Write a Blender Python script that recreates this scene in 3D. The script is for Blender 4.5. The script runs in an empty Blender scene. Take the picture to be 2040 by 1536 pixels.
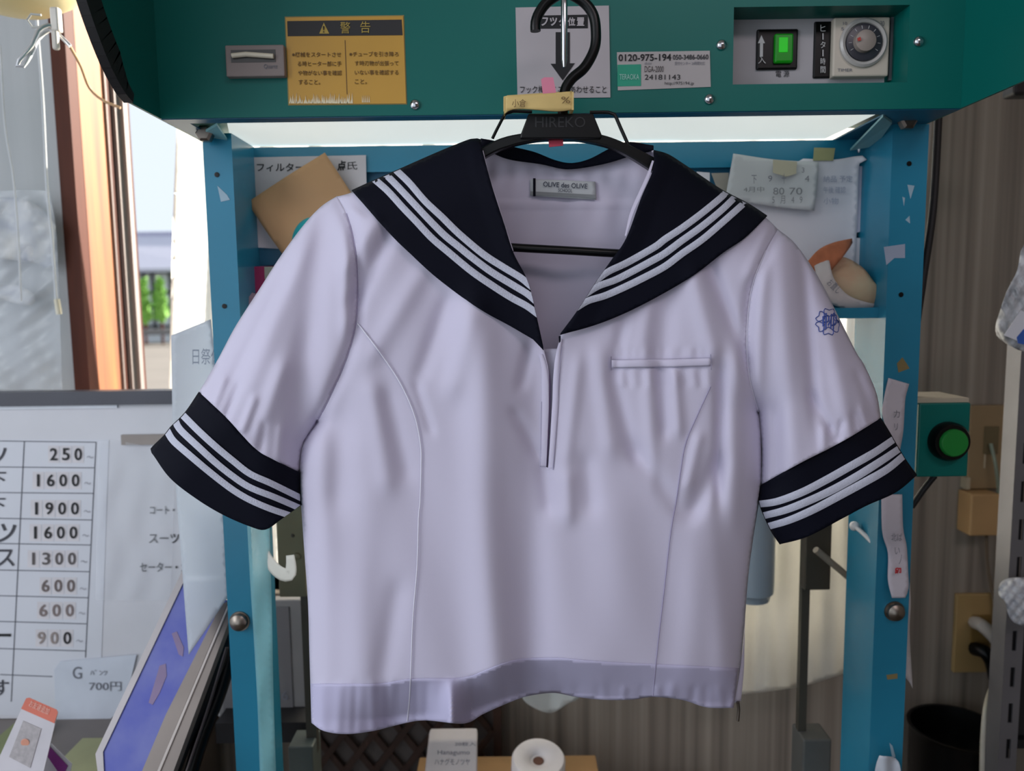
import bpy, bmesh, math, random
import numpy as np
from mathutils import Vector, Matrix
from mathutils.geometry import delaunay_2d_cdt

random.seed(7)
scene = bpy.context.scene
col = scene.collection

# ---------------------------------------------------------------- camera
FPX = 1530.0
CAM = Vector((0.0, 0.0, 1.35))
ROT = Matrix.Rotation(math.radians(84.0), 3, 'X') @ Matrix.Rotation(math.radians(-0.75), 3, 'Z')
cam_data = bpy.data.cameras.new('camera')
cam_data.sensor_width = 36.0
cam_data.lens = FPX / 2040.0 * 36.0
cam_data.clip_start = 0.02
cam_data.dof.use_dof = True
cam_data.dof.focus_distance = 0.83
cam_data.dof.aperture_fstop = 4.5
cam = bpy.data.objects.new('camera', cam_data)
cam.matrix_world = Matrix.Translation(CAM) @ ROT.to_4x4()
col.objects.link(cam)
scene.camera = cam

# ---------------------------------------------------------------- world, light, exposure
scene.view_settings.view_transform = 'Standard'
scene.view_settings.look = 'None'
scene.view_settings.exposure = -0.08
scene.view_settings.gamma = 1.0
scene.view_settings.use_curve_mapping = False
world = bpy.data.worlds.new('sky')
scene.world = world
world.use_nodes = True
bgn = world.node_tree.nodes['Background']
bgn.inputs[0].default_value = (0.80, 0.89, 1.0, 1)
bgn.inputs[1].default_value = 1.15

sun_d = bpy.data.lights.new('sun', 'SUN')
sun_d.energy = 16.0
sun_d.angle = math.radians(1.5)
sun_d.color = (1.0, 0.93, 0.82)
sun = bpy.data.objects.new('sun', sun_d)
sun.rotation_euler = Vector((0.80, 0.80, 0.50)).to_track_quat('Z', 'Y').to_euler()
sun.location = (3, 4, 4)
col.objects.link(sun)

def area(name, loc, target, size, power, colr):
    d = bpy.data.lights.new(name, 'AREA')
    d.shape = 'RECTANGLE'; d.size, d.size_y = size
    d.energy = power; d.color = colr
    o = bpy.data.objects.new(name, d)
    o.location = loc
    o.rotation_euler = (Vector(loc) - Vector(target)).to_track_quat('Z', 'Y').to_euler()
    col.objects.link(o)
    return o
# daylight through the shop front, on the photographer's left
area('shop_front_daylight', (-1.9, -0.45, 1.95), (0.0, 0.85, 1.25), (1.2, 1.3), 22.0, (0.90, 0.94, 1.0))

# warm fill lamp added above and behind the camera to brighten the right side
area('warm_fill_light', (0.75, -0.75, 2.55), (0.35, 0.9, 1.1), (1.1, 0.3), 7.0, (1.0, 0.88, 0.94))

# ---------------------------------------------------------------- helpers
def ray(px, py):
    return ROT @ Vector(((px - 1020.0) / FPX, -(py - 768.0) / FPX, -1.0))

def at(px, py, S):
    """photograph pixel -> point on the vertical plane y = S, or on a plane (point, normal)"""
    d = ray(px, py)
    if isinstance(S, (tuple, list)):
        p, n = S
        return CAM + d * ((p - CAM).dot(n) / d.dot(n))
    return CAM + d * (S / d.y)

def lin(c):
    c = c / 255.0
    return c / 12.92 if c <= 0.04045 else ((c + 0.055) / 1.055) ** 2.4

_m = {}
def M(name, rgb, rough=0.6, metal=0.0, var=0.08, scale=12.0, bump=0.0, bscale=200.0, spec=0.5,
      emit=0.0, trans=0.0, alpha=1.0, stretch=(1, 1, 1), sheen=0.0, rgb2=None, coat=0.0, transmission=0.0):
    if name in _m: return _m[name]
    m = bpy.data.materials.new(name); m.use_nodes = True
    nt = m.node_tree; b = nt.nodes['Principled BSDF']
    c1 = [lin(v) for v in rgb]
    c2 = [lin(v) for v in rgb2] if rgb2 else [max(0, v * (1 - var * 2)) for v in c1]
    tc = nt.nodes.new('ShaderNodeTexCoord'); mp = nt.nodes.new('ShaderNodeMapping')
    mp.inputs['Scale'].default_value = stretch
    nt.links.new(tc.outputs['Object'], mp.inputs[0])
    nz = nt.nodes.new('ShaderNodeTexNoise'); nz.inputs['Scale'].default_value = scale
    nz.inputs['Detail'].default_value = 4
    nt.links.new(mp.outputs[0], nz.inputs['Vector'])
    cr = nt.nodes.new('ShaderNodeValToRGB')
    cr.color_ramp.elements[0].position = 0.3; cr.color_ramp.elements[1].position = 0.7
    cr.color_ramp.elements[0].color = (*c2, 1); cr.color_ramp.elements[1].color = (*c1, 1)
    nt.links.new(nz.outputs['Fac'], cr.inputs[0])
    nt.links.new(cr.outputs[0], b.inputs['Base Color'])
    b.inputs['Roughness'].default_value = rough
    b.inputs['Metallic'].default_value = metal
    b.inputs['Specular IOR Level'].default_value = spec
    b.inputs['Sheen Weight'].default_value = sheen
    b.inputs['Coat Weight'].default_value = coat
    b.inputs['Transmission Weight'].default_value = transmission
    b.inputs['Alpha'].default_value = alpha
    if emit:
        nt.links.new(cr.outputs[0], b.inputs['Emission Color'])
        b.inputs['Emission Strength'].default_value = emit
    if bump:
        n2 = nt.nodes.new('ShaderNodeTexNoise'); n2.inputs['Scale'].default_value = bscale
        nt.links.new(mp.outputs[0], n2.inputs['Vector'])
        bp = nt.nodes.new('ShaderNodeBump'); bp.inputs['Strength'].default_value = bump
        bp.inputs['Distance'].default_value = 0.002
        nt.links.new(n2.outputs['Fac'], bp.inputs['Height'])
        nt.links.new(bp.outputs[0], b.inputs['Normal'])
    if trans:
        t = nt.nodes.new('ShaderNodeBsdfTranslucent')
        nt.links.new(cr.outputs[0], t.inputs[0])
        mx = nt.nodes.new('ShaderNodeMixShader'); mx.inputs[0].default_value = trans
        out = nt.nodes['Material Output']
        nt.links.new(b.outputs[0], mx.inputs[1]); nt.links.new(t.outputs[0], mx.inputs[2])
        nt.links.new(mx.outputs[0], out.inputs[0])
    _m[name] = m
    return m

_loc = {}     # world origin of everything linked so far
def place(o, centre, parent):
    _loc[o] = Vector(centre)
    if parent is not None:
        o.parent = parent
        o.location = Vector(centre) - _loc[parent]
    else:
        o.location = centre

def tag(o, label=None, cat=None, group=None, kind=None):
    if label: o['label'] = label
    if cat: o['category'] = cat
    if group: o['group'] = group
    if kind: o['kind'] = kind
    return o

def thing(name, loc, label, cat, group=None):
    o = bpy.data.objects.new(name, None); col.objects.link(o)
    o.empty_display_size = 0.05
    place(o, loc, None)
    return tag(o, label, cat, group)

def mesh(name, verts, faces, mat, parent=None, smooth=False, solid=0.0, bevel=0.0):
    V = [Vector(v) for v in verts]
    lo = Vector((min(v[i] for v in V) for i in range(3))); hi = Vector((max(v[i] for v in V) for i in range(3)))
    c = (lo + hi) / 2
    me = bpy.data.meshes.new(name)
    me.from_pydata([v - c for v in V], [], faces)
    me.validate(); me.update()
    me.materials.append(mat)
    o = bpy.data.objects.new(name, me); col.objects.link(o)
    if smooth:
        me.polygons.foreach_set('use_smooth', [True] * len(me.polygons))
    place(o, c, parent)
    if solid:
        s = o.modifiers.new('solid', 'SOLIDIFY'); s.thickness = solid; s.offset = 0
    if bevel:
        b = o.modifiers.new('bevel', 'BEVEL'); b.width = bevel; b.segments = 2; b.limit_method = 'ANGLE'
    return o

class B:
    """collects boxes, tubes and prisms and links them as one mesh"""
    def __init__(s): s.v = []; s.f = []
    def add(s, v, f):
        n = len(s.v); s.v += [Vector(x) for x in v]; s.f += [tuple(i + n for i in q) for q in f]; return s
    def box(s, x0, x1, y0, y1, z0, z1):
        v = [(x, y, z) for z in (z0, z1) for y in (y0, y1) for x in (x0, x1)]
        return s.add(v, [(0, 2, 3, 1), (4, 5, 7, 6), (0, 1, 5, 4), (2, 6, 7, 3), (0, 4, 6, 2), (1, 3, 7, 5)])
    def prism(s, pts, ext):
        n = len(pts); p = [Vector(q) for q in pts]; e = Vector(ext)
        f = [tuple(range(n)), tuple(range(2 * n - 1, n - 1, -1))]
        f += [(i, i + n, (i + 1) % n + n, (i + 1) % n) for i in range(n)]
        return s.add(p + [q + e for q in p], f)
    def tube(s, pts, r, n=10, closed=False):
        pts = [Vector(p) for p in pts]; m = len(pts)
        rr = r if isinstance(r, (list, tuple)) else [r] * m
        v = []; prev = None
        for i, p in enumerate(pts):
            a = pts[max(i - 1, 0)]; b = pts[min(i + 1, m - 1)]
            if closed: a = pts[i - 1]; b = pts[(i + 1) % m]
            t = (b - a).normalized()
            if prev is None:
                u = t.cross(Vector((0, 0, 1)));
                if u.length < 0.1: u = t.cross(Vector((1, 0, 0)))
            else:
                u = prev - t * prev.dot(t)
            u.normalize(); prev = u; w = t.cross(u)
            v += [p + (u * math.cos(k * 2 * math.pi / n) + w * math.sin(k * 2 * math.pi / n)) * rr[i] for k in range(n)]
        f = []
        for i in range(m - 1 + (1 if closed else 0)):
            j = (i + 1) % m
            for k in range(n):
                k2 = (k + 1) % n
                f.append((i * n + k, i * n + k2, j * n + k2, j * n + k))
        if not closed:
            f += [tuple(range(n - 1, -1, -1)), tuple((m - 1) * n + k for k in range(n))]
        return s.add(v, f)
    def lathe(s, base, axis, prof, n=28):
        base = Vector(base); ax = Vector(axis).normalized()
        u = ax.cross(Vector((0, 0, 1)))
        if u.length < 0.1: u = ax.cross(Vector((1, 0, 0)))
        u.normalize(); w = ax.cross(u); v = []
        for r, h in prof:
            v += [base + ax * h + (u * math.cos(k * 2 * math.pi / n) + w * math.sin(k * 2 * math.pi / n)) * max(r, 1e-5) for k in range(n)]
        f = []
        for i in range(len(prof) - 1):
            for k in range(n):
                k2 = (k + 1) % n
                f.append((i * n + k, i * n + k2, (i + 1) * n + k2, (i + 1) * n + k))
        f += [tuple(range(n - 1, -1, -1)), tuple((len(prof) - 1) * n + k for k in range(n))]
        return s.add(v, f)
    def done(s, name, mat, parent=None, smooth=False, bevel=0.0):
        o = mesh(name, s.v, s.f, mat, parent, smooth, 0.0, bevel)
        bm = bmesh.new(); bm.from_mesh(o.data); bmesh.ops.recalc_face_normals(bm, faces=bm.faces); bm.to_mesh(o.data); bm.free()
        if smooth:
            try: o.data.set_sharp_from_angle(angle=math.radians(40))
            except Exception: pass
        return o

def pbox(x0, y0, x1, y1, Y, depth, name, mat, parent=None, bevel=0.0, z_row=None):
    """axis-aligned box whose front face fills the pixel rectangle at y = Y"""
    xm, ym = (x0 + x1) / 2, (y0 + y1) / 2
    a = at(x0, ym, Y).x; b = at(x1, ym, Y).x; t = at(xm, y0, Y).z; u = at(xm, y1, Y).z
    return B().box(a, b, Y, Y + depth, u, t).done(name, mat, parent, bevel=bevel)

def flat(name, pts, S, mat, parent=None, thick=0.0006):
    """thin sheet or plate on a plane, given by its outline"""
    P = [at(x, y, S) for x, y in pts]
    n = Vector((0, 1, 0)) if not isinstance(S, (tuple, list)) else (S[1] if S[1].y > 0 else -S[1])
    return B().prism(P, n.normalized() * thick).done(name, mat, parent)

def cr(pts, step=8.0):
    """Catmull-Rom through 2-D or 3-D points"""
    P = [np.array(p, float) for p in pts]
    if len(P) < 3:
        n = max(1, int(np.linalg.norm(P[1] - P[0]) / step))
        return [tuple(P[0] + (P[1] - P[0]) * k / n) for k in range(n + 1)]
    out = []
    for i in range(len(P) - 1):
        p0 = P[i - 1] if i else 2 * P[0] - P[1]; p3 = P[i + 2] if i + 2 < len(P) else 2 * P[-1] - P[-2]
        p1, p2 = P[i], P[i + 1]
        n = max(1, int(np.linalg.norm(p2 - p1) / step))
        for k in range(n):
            t = k / n
            out.append(tuple(0.5 * (2 * p1 + (p2 - p0) * t + (2 * p0 - 5 * p1 + 4 * p2 - p3) * t * t + (3 * p1 - p0 - 3 * p2 + p3) * t ** 3)))
    out.append(tuple(P[-1]))
    return out

def loop(*segs, step=8.0):
    out = []
    for s in segs:
        c = cr(s, step)
        if out and np.linalg.norm(np.array(out[-1]) - np.array(c[0])) < 1.5: c = c[1:]
        out += c
    if np.linalg.norm(np.array(out[-1]) - np.array(out[0])) < 1.5: out.pop()
    return out

def dist_line(X, Y, line):
    d = np.full(np.shape(X), 1e9)
    L = np.array(line, float)
    for a, b in zip(L[:-1], L[1:]):
        ab = b - a; q = max(ab.dot(ab), 1e-9)
        t = np.clip(((X - a[0]) * ab[0] + (Y - a[1]) * ab[1]) / q, 0, 1)
        d = np.minimum(d, np.hypot(X - a[0] - t * ab[0], Y - a[1] - t * ab[1]))
    return d

def inside(X, Y, poly):
    r = np.zeros(np.shape(X), bool); n = len(poly)
    for i in range(n):
        x0, y0 = poly[i]; x1, y1 = poly[(i + 1) % n]
        if y0 == y1: continue
        c = ((y0 > Y) != (y1 > Y)) & (X < (x1 - x0) * (Y - y0) / (y1 - y0) + x0)
        r ^= c
    return r

def fill(poly, res):
    """triangulated fill of an outline with interior points -> (N,2) array, triangles"""
    A = np.array(poly)
    gx = np.arange(A[:, 0].min(), A[:, 0].max(), res); gy = np.arange(A[:, 1].min(), A[:, 1].max(), res * 0.87)
    X, Y = np.meshgrid(gx, gy); X[1::2] += res / 2
    X = X.ravel(); Y = Y.ravel()
    k = inside(X, Y, poly)
    X, Y = X[k], Y[k]
    d = dist_line(X, Y, list(poly) + [poly[0]])
    k = d > res * 0.5
    pts = [Vector(p) for p in poly] + [Vector((x, y)) for x, y in zip(X[k], Y[k])]
    r = delaunay_2d_cdt(pts, [], [list(range(len(poly)))], 1, 1e-4)
    V = np.array([(v.x, v.y) for v in r[0]])
    return V, [tuple(f) for f in r[2]]

def cloth(name, poly, fn, mat, parent=None, res=7.0, solid=0.0008):
    V, F = fill(poly, res)
    D = fn(V[:, 0], V[:, 1])
    W = [at(x, y, d) for (x, y), d in zip(V, D)]
    # faces towards the viewer
    o = mesh(name, W, F, mat, parent, True, solid)
    bm = bmesh.new(); bm.from_mesh(o.data); bmesh.ops.recalc_face_normals(bm, faces=bm.faces)
    bm.faces.ensure_lookup_table()
    if sum(f.normal.y * f.calc_area() for f in bm.faces) > 0:
        bmesh.ops.reverse_faces(bm, faces=bm.faces)
    bm.to_mesh(o.data); bm.free()
    return o

def ribbon(name, path, w, fn, mat, parent=None, step=6.0, crown=0.0008, solid=0.0, clip=None):
    P = np.array(cr(path, step)); T = np.gradient(P, axis=0); T /= np.linalg.norm(T, axis=1)[:, None] + 1e-9
    N = np.stack([-T[:, 1], T[:, 0]], 1)
    offs = [-0.5, -0.3, 0.0, 0.3, 0.5]; cw = [0, 0.7, 1, 0.7, 0]
    rows = []
    ww = np.array(w if hasattr(w, '__len__') else [w] * len(P), float)
    if len(ww) != len(P): ww = np.interp(np.linspace(0, 1, len(P)), np.linspace(0, 1, len(ww)), ww)
    for o_, c_ in zip(offs, cw):
        q = P + N * (ww[:, None] * o_)
        if clip is not None:
            qq = np.stack([np.interp(np.linspace(0, len(P) - 1, len(P) * 12), np.arange(len(P)), q[:, j]) for j in (0, 1)], 1)
            k = np.where(inside(qq[:, 0], qq[:, 1], clip))[0]
            if len(k) > 4:
                t = np.linspace(k[0], k[-1], len(P)); q = np.stack([np.interp(t, np.arange(len(qq)), qq[:, j]) for j in (0, 1)], 1)
        d = fn(q[:, 0], q[:, 1]) - c_ * crown
        rows.append([at(x, y, dd) for (x, y), dd in zip(q, d)])
    n = len(P); v = [p for r in rows for p in r]
    f = [(k * n + i, k * n + i + 1, (k + 1) * n + i + 1, (k + 1) * n + i) for k in range(4) for i in range(n - 1)]
    return mesh(name, v, f, mat, parent, True, solid)

def tubepx(name, pts, r_px, Y, mat, parent=None, n=10, step=12.0, smooth=True):
    """tube along pixel points; a point may carry its own distance as third value"""
    P3 = [(p[0], p[1], (p[2] if len(p) > 2 else Y) * 1000) for p in pts]
    C = cr(P3, step)
    return B().tube([at(x, y, q / 1000) for x, y, q in C], r_px * (Y / FPX), n).done(name, mat, parent, smooth)

def text(name, s, box, S, mat, parent=None, angle=0.0, off=0.0008, bold=0.0, fit=True):
    """lettering fitted to a pixel rectangle on a plane"""
    cu = bpy.data.curves.new(name, 'FONT'); cu.body = s; cu.size = 1.0; cu.offset = bold; cu.extrude = 0.0
    cu.resolution_u = 3
    to = bpy.data.objects.new(name + '_t', cu); col.objects.link(to)
    bpy.context.view_layer.update()
    me = bpy.data.meshes.new_from_object(to.evaluated_get(bpy.context.evaluated_depsgraph_get()))
    bpy.data.objects.remove(to); bpy.data.curves.remove(cu)
    if not len(me.vertices): return None
    C = np.array([v.co[:2] for v in me.vertices]); lo = C.min(0); hi = C.max(0); sz = np.maximum(hi - lo, 1e-6)
    x0, y0, x1, y1 = box; cx, cy = (x0 + x1) / 2, (y0 + y1) / 2
    ca, sa = math.cos(angle), math.sin(angle)
    vs = []
    for c in C:
        u = (c[0] - lo[0]) / sz[0] - 0.5; v = 0.5 - (c[1] - lo[1]) / sz[1]
        dx, dy = u * (x1 - x0), v * (y1 - y0)
        p = at(cx + dx * ca - dy * sa, cy + dx * sa + dy * ca, S)
        n = Vector((0, 1, 0)) if not isinstance(S, (tuple, list)) else (S[1] if S[1].y > 0 else -S[1]).normalized()
        vs.append(p - n * off)
    fs = [tuple(p.vertices) for p in me.polygons]
    bpy.data.meshes.remove(me)
    return mesh(name, vs, fs, mat, parent)

# ---------------------------------------------------------------- materials
teal = M('teal_enamel', (0, 100, 92), 0.42, spec=0.3, var=0.05, scale=3)
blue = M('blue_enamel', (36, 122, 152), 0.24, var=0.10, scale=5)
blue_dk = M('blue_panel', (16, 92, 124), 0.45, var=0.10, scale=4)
rubber = M('black_rubber', (14, 12, 16), 0.6)
black = M('black_plastic', (7, 7, 8), 0.32, spec=0.3)
chrome = M('chrome', (200, 200, 205), 0.18, 1.0, var=0.05)
steel = M('worn_steel', (150, 140, 130), 0.35, 1.0, var=0.2, scale=60)
paper = M('white_paper', (205, 205, 212), 0.8, var=0.04)
paper_thin = M('thin_paper', (215, 218, 226), 0.8, var=0.03, trans=0.35)
ink = M('black_ink', (22, 22, 26), 0.7)
ink_soft = M('pencil_ink', (110, 112, 122), 0.7)
shirt = M('white_shirting', (216, 210, 231), 0.75, var=0.015, scale=4, bump=0.06, bscale=900, sheen=0.15, trans=0.10)
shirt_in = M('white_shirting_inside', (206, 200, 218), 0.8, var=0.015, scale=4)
navy = M('navy_cloth', (8, 10, 25), 0.8, var=0.08, scale=6, bump=0.1, bscale=1200, spec=0.15)
braid = M('white_braid', (196, 198, 214), 0.8, var=0.06, scale=600, bump=0.35, bscale=700)

# ================================================================ THE ROOM
WY = 1.45                                     # room face of the rear wall
def wallmat():
    m = M('woven_wallpaper', (160, 149, 136), 0.85, rgb2=(112, 102, 92), scale=48, stretch=(1, 1, 0.012), bump=0.15, bscale=300)
    nt = m.node_tree
    return m
wallpaper = wallmat()
wx0 = at(165, 480, WY).x                      # left jamb of the window
wx1 = at(1752, 700, WY).x
wz0 = at(1100, 1175, WY).z
wz1 = 2.25
wall = B()
wall.box(wx1, 1.6, WY, WY + 0.12, 0, 2.7)
wall.box(wx0, wx1, WY, WY + 0.12, 0, wz0)
wall.box(wx0, wx1, WY, WY + 0.12, wz1, 2.7)
tag(wall.done('wall_back', wallpaper), kind='structure')
greypanel = M('pale_grey_wallcovering', (176, 178, 180), 0.8, var=0.07, scale=22, stretch=(1, 1, 0.05), bump=0.1)
tag(B().box(-1.9, wx0 - 0.028, WY, WY + 0.12, 0, 2.7).done('wall_left', greypanel), kind='structure')
tag(B().box(1.6, 1.7, -1.6, WY + 0.12, 0, 2.7).done('wall_right', wallpaper), kind='structure')
tag(B().box(0.1, 1.7, -1.7, -1.6, 0, 2.7).done('wall_light_block', M('plain_plaster', (150, 140, 128), 0.9)), kind='structure')  # unseen wall added behind the camera to block sky light
tag(B().box(-2.4, 1.7, -1.7, WY + 0.12, 2.7, 2.8).done('ceiling', M('ceiling_board', (170, 168, 160), 0.9)), kind='structure')
tag(B().box(-2.4, 1.7, -2.0, WY + 0.12, -0.06, 0).done('floor', M('brown_floor', (92, 78, 66), 0.6, var=0.15, scale=5)), kind='structure')

dkwood = M('dark_stained_wood', (88, 42, 26), 0.6, spec=0.2, var=0.22, scale=30, stretch=(1, 1, 0.08))
ltwood = M('orange_wood', (176, 104, 48), 0.6, rgb2=(116, 60, 26), scale=34, stretch=(1, 1, 0.06))
alu = M('pale_aluminium', (150, 140, 136), 0.5, 0.2, var=0.05)
win = B().box(wx0 - 0.028, wx0, WY - 0.012, WY + 0.02, wz0 - 0.03, wz1 + 0.03)
win.box(wx0 - 0.028, wx1 + 0.028, WY - 0.012, WY + 0.02, wz1, wz1 + 0.03)
wf = win.done('window_frame', dkwood); tag(wf, kind='structure'); wf.name = 'window_1'
jx = wx0
jamb = B().box(jx - 0.02, jx + 0.0005, WY + 0.02, WY + 0.118, wz0, wz1)
tag(jamb.done('trim_1', ltwood), kind='structure')
tr = B()
for a, b_, yy in ((0.002, 0.010, 0.118), (0.016, 0.024, 0.136), (0.030, 0.042, 0.150)):
    tr.box(jx + a * 0.25, jx + b_ * 0.55, WY + yy - 0.01, WY + yy + 0.006, wz0, wz1)
tag(tr.done('trim_2', alu), kind='structure')
tr2 = B().box(jx - 0.01, jx + 0.006, WY + 0.112, WY + 0.20, wz0, wz1)
tr2.box(wx0, wx1, WY + 0.02, WY + 0.20, wz0 - 0.02, wz0)
tag(tr2.done('trim_3', dkwood), kind='structure')

# ================================================================ OUTDOORS
tag(B().box(-60, 60, 1.7, 90, -0.12, -0.05).done('ground', M('pale_asphalt', (128, 121, 114), 0.9, var=0.08, scale=0.6)), kind='structure')
HY = 33.0
hb = thing('house', at(300, 684, HY), 'pale house with a grey roof seen through the gap of the window', 'building')
pbox(120, 545, 420, 684, HY, 6, 'house_wall', M('house_panels', (214, 218, 226), 0.7), hb)
rp = [at(110, 545, HY - 0.6), at(430, 540, HY - 0.6), at(430, 474, HY + 3), at(110, 476, HY + 3)]
B().prism(rp, (0, 0, 0.15)).done('roof', M('lilac_grey_roof', (190, 190, 206), 0.7), hb)
pbox(110, 462, 430, 477, HY + 2.9, 0.4, 'roof_ridge', M('roof_ridge', (176, 176, 200), 0.7), hb)
wfm = B()
for x in (255, 287, 305, 340):
    a = at(x, 600, HY - 0.1); wfm.box(a.x - 0.05, a.x + 0.05, HY - 0.1, HY, at(x, 655, HY).z, at(x, 541, HY).z)
for y in (543, 582, 612, 650):
    z = at(300, y, HY).z; wfm.box(at(150, y, HY).x, at(400, y, HY).x, HY - 0.1, HY, z - 0.05, z + 0.05)
wfm.done('window_grid', M('dark_window_frame', (60, 64, 70), 0.5), hb)
bw = tag(pbox(150, 657, 420, 668, HY - 3, 0.3, 'garden_wall', M('low_garden_wall', (120, 118, 118), 0.8)), 'low grey wall behind the two clipped conifers', 'wall')
leaf = M('conifer_green', (150, 196, 90), 0.8, rgb2=(88, 150, 52), scale=9)
def conifer(px, base, top, w, label):
    b0 = at(px, base, HY - 2.2); t0 = at(px, top, HY - 2.2); h = t0.z - b0.z
    r = thing('conifer', (b0.x, b0.y, 0.0), label, 'tree')
    bb = B()
    for k in range(260):
        t = random.random(); a = random.random() * 6.283
        rad = w * (0.25 + 0.75 * (1 - t)) * (0.55 + 0.45 * random.random()) * (1 if t > 0.08 else 0.5)
        p = Vector((b0.x + rad * math.cos(a), b0.y + rad * math.sin(a), b0.z + 0.12 * h + t * h * 0.86))
        s = 0.10 + 0.08 * random.random()
        q = [p + Vector((random.uniform(-s, s), random.uniform(-s, s), random.uniform(0, 2 * s))) for _ in range(4)]
        bb.add(q, [(0, 1, 2), (0, 2, 3), (1, 3, 2), (0, 3, 1)])
    bb.lathe((b0.x, b0.y, b0.z + 0.1 * h), (0, 0, 1), [(w * 0.3, 0), (w * 0.75, 0.15 * h), (w * 0.7, 0.45 * h), (w * 0.4, 0.75 * h), (0.02, 0.9 * h)], 12)
    bb.done('foliage', leaf, r, True)
    B().tube([(b0.x, b0.y, -0.05), (b0.x, b0.y, b0.z + 0.2 * h)], 0.05).done('trunk', dkwood, r)
conifer(290, 656, 563, 0.26, 'slim green conifer beyond the window, beside the dark wooden jamb')
conifer(323, 652, 560, 0.30, 'slim green conifer beyond the window, closer to the white curtain')

# cream curtain hanging in the window
CY = WY + 0.105
curt = M('cream_curtain', (250, 249, 244), 0.9, var=0.02, trans=0.8)
cp = loop([(352, 250), (343, 480), (337, 760)], [(337, 760), (345, 1170)], [(345, 1170), (1745, 1150)], [(1745, 1150), (1748, 600), (1750, 250)], [(1750, 250), (900, 255), (352, 250)], step=40)
tag(cloth('curtain', cp, lambda x, y: CY + 0.012 * np.sin(x / 17.0) + 0.006 * np.sin(x / 7.3 + y / 160.0), curt, None, res=14),
    'cream white curtain drawn across the window behind the teal machine', 'curtain')

# ================================================================ PACKING MACHINE
HF = 0.93
m_z = at(1100, 226, HF).z
hx0 = at(313, 120, HF).x; hx1 = at(1919, 120, HF).x
mach = thing('packing_machine', (0.05, 1.02, 0.0), 'teal and blue metal garment packing machine behind the hanging blouse', 'machine')
ztop = m_z + 0.42
rx0 = at(1461, 90, HF).x; rx1 = at(1810, 90, HF).x; rz0 = at(1635, 166, HF).z; rz1 = at(1635, 12, HF).z
h = B()
h.box(hx0, rx0, HF, HF + 0.012, m_z, ztop)
h.box(rx1, hx1, HF, HF + 0.012, m_z, ztop)
h.box(rx0, rx1, HF, HF + 0.012, m_z, rz0)
h.box(rx0, rx1, HF, HF + 0.012, rz1, ztop)
h.box(hx0, hx1, HF + 0.045, HF + 0.19, m_z + 0.02, ztop)
h.box(hx0, hx1, HF, HF + 0.19, ztop, ztop + 0.003)
head = h.done('header_panel', teal, mach)
# walls of the control recess
rc = B()
rc.box(rx0 - 0.001, rx0, HF + 0.012, HF + 0.045, rz0, rz1); rc.box(rx1, rx1 + 0.001, HF + 0.012, HF + 0.045, rz0, rz1)
rc.box(rx0, rx1, HF + 0.012, HF + 0.045, rz1, rz1 + 0.001); rc.box(rx0, rx1, HF + 0.012, HF + 0.045, rz0 - 0.001, rz0)
rc.done('recess_wall', teal, mach)
# underside with its pale opening
us = B()
us.box(hx0, hx1, HF + 0.002, HF + 0.022, m_z - 0.001, m_z + 0.002)
us.box(hx0, -0.385, HF + 0.022, HF + 0.19, m_z, m_z + 0.002)
us.box(0.455, hx1, HF + 0.022, HF + 0.19, m_z, m_z + 0.002)
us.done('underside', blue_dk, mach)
dz = m_z + 0.004
B().prism([(-0.338, HF + 0.018, dz), (0.452, HF + 0.018, dz), (0.446, 1.112, dz), (-0.39, 1.112, dz)], (0, 0, 0.003)).done(
    'glowing_opening_panel', M('opening_glow', (232, 238, 232), 0.5, var=0.02, emit=0.75), mach)  # glowing panel put in for the brightness of the underside opening
gm = M('pale_bracket', (120, 170, 175), 0.45)
for gx, s in ((-0.352, 1), (0.452, -1)):
    B().prism([(gx, HF + 0.025, m_z), (gx - 0.028 * s, HF + 0.06, m_z), (gx - 0.046 * s, 1.07, m_z - 0.012), (gx - 0.02 * s, 1.09, m_z - 0.014)], (0, 0, -0.003)).done('corner_bracket', gm, mach)
    B().lathe((gx - 0.03 * s, 1.085, m_z - 0.013), (0, 0, -1), [(0.0025, 0), (0.0025, 0.006), (0.001, 0.008)], 10).done('rivet', chrome, mach, True)
# side plates reaching forward
def side_plate(X, xdir, name, yb):
    prof = [(1.13, m_z - 0.0), (0.853, m_z), (0.838, m_z + 0.004), (0.812, m_z + 0.022), (0.786, m_z + 0.052), (0.762, m_z + 0.09), (0.742, m_z + 0.13), (0.728, m_z + 0.18), (0.722, m_z + 0.26), (0.722, ztop), (1.13, ztop)]
    if yb: prof = [(1.13, m_z), (0.72, m_z), (0.70, m_z + 0.02), (0.69, m_z + 0.06), (0.69, ztop), (1.13, ztop)]
    return B().prism([(X, y, z) for y, z in prof], (0.003 * xdir, 0, 0)).done(name, teal, mach)
side_plate(hx0, -1, 'side_plate', False)
side_plate(hx1, 1, 'side_plate', True)
ed = [(hx0 + 0.002, y, z) for y, z in cr([(0.853, m_z + 0.001), (0.838, m_z + 0.006), (0.812, m_z + 0.024), (0.786, m_z + 0.054), (0.762, m_z + 0.092), (0.742, m_z + 0.132), (0.728, m_z + 0.182), (0.722, m_z + 0.26), (0.722, ztop)], 0.01)]
bb = B()
for k in range(len(ed) - 1):
    (x, y, z), (_, y2, z2) = ed[k], ed[k + 1]
    t = Vector((0, y2 - y, z2 - z)).normalized(); n_ = Vector((0, t.z, -t.y)) * 0.03
    if n_.y < 0: n_ = -n_
    f0 = 1.0 if k > 3 else (0.35 + 0.16 * k); f1 = 1.0 if k + 1 > 3 else (0.35 + 0.16 * (k + 1))
    a, b_ = Vector((x - 0.006, y, z)) - n_ * 0.1, Vector((x - 0.006, y2, z2)) - n_ * 0.1
    bb.prism([a, b_, b_ + n_ * f1, a + n_ * f0], (0.010, 0, 0))
bb.done('edge_trim', rubber, mach)
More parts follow.
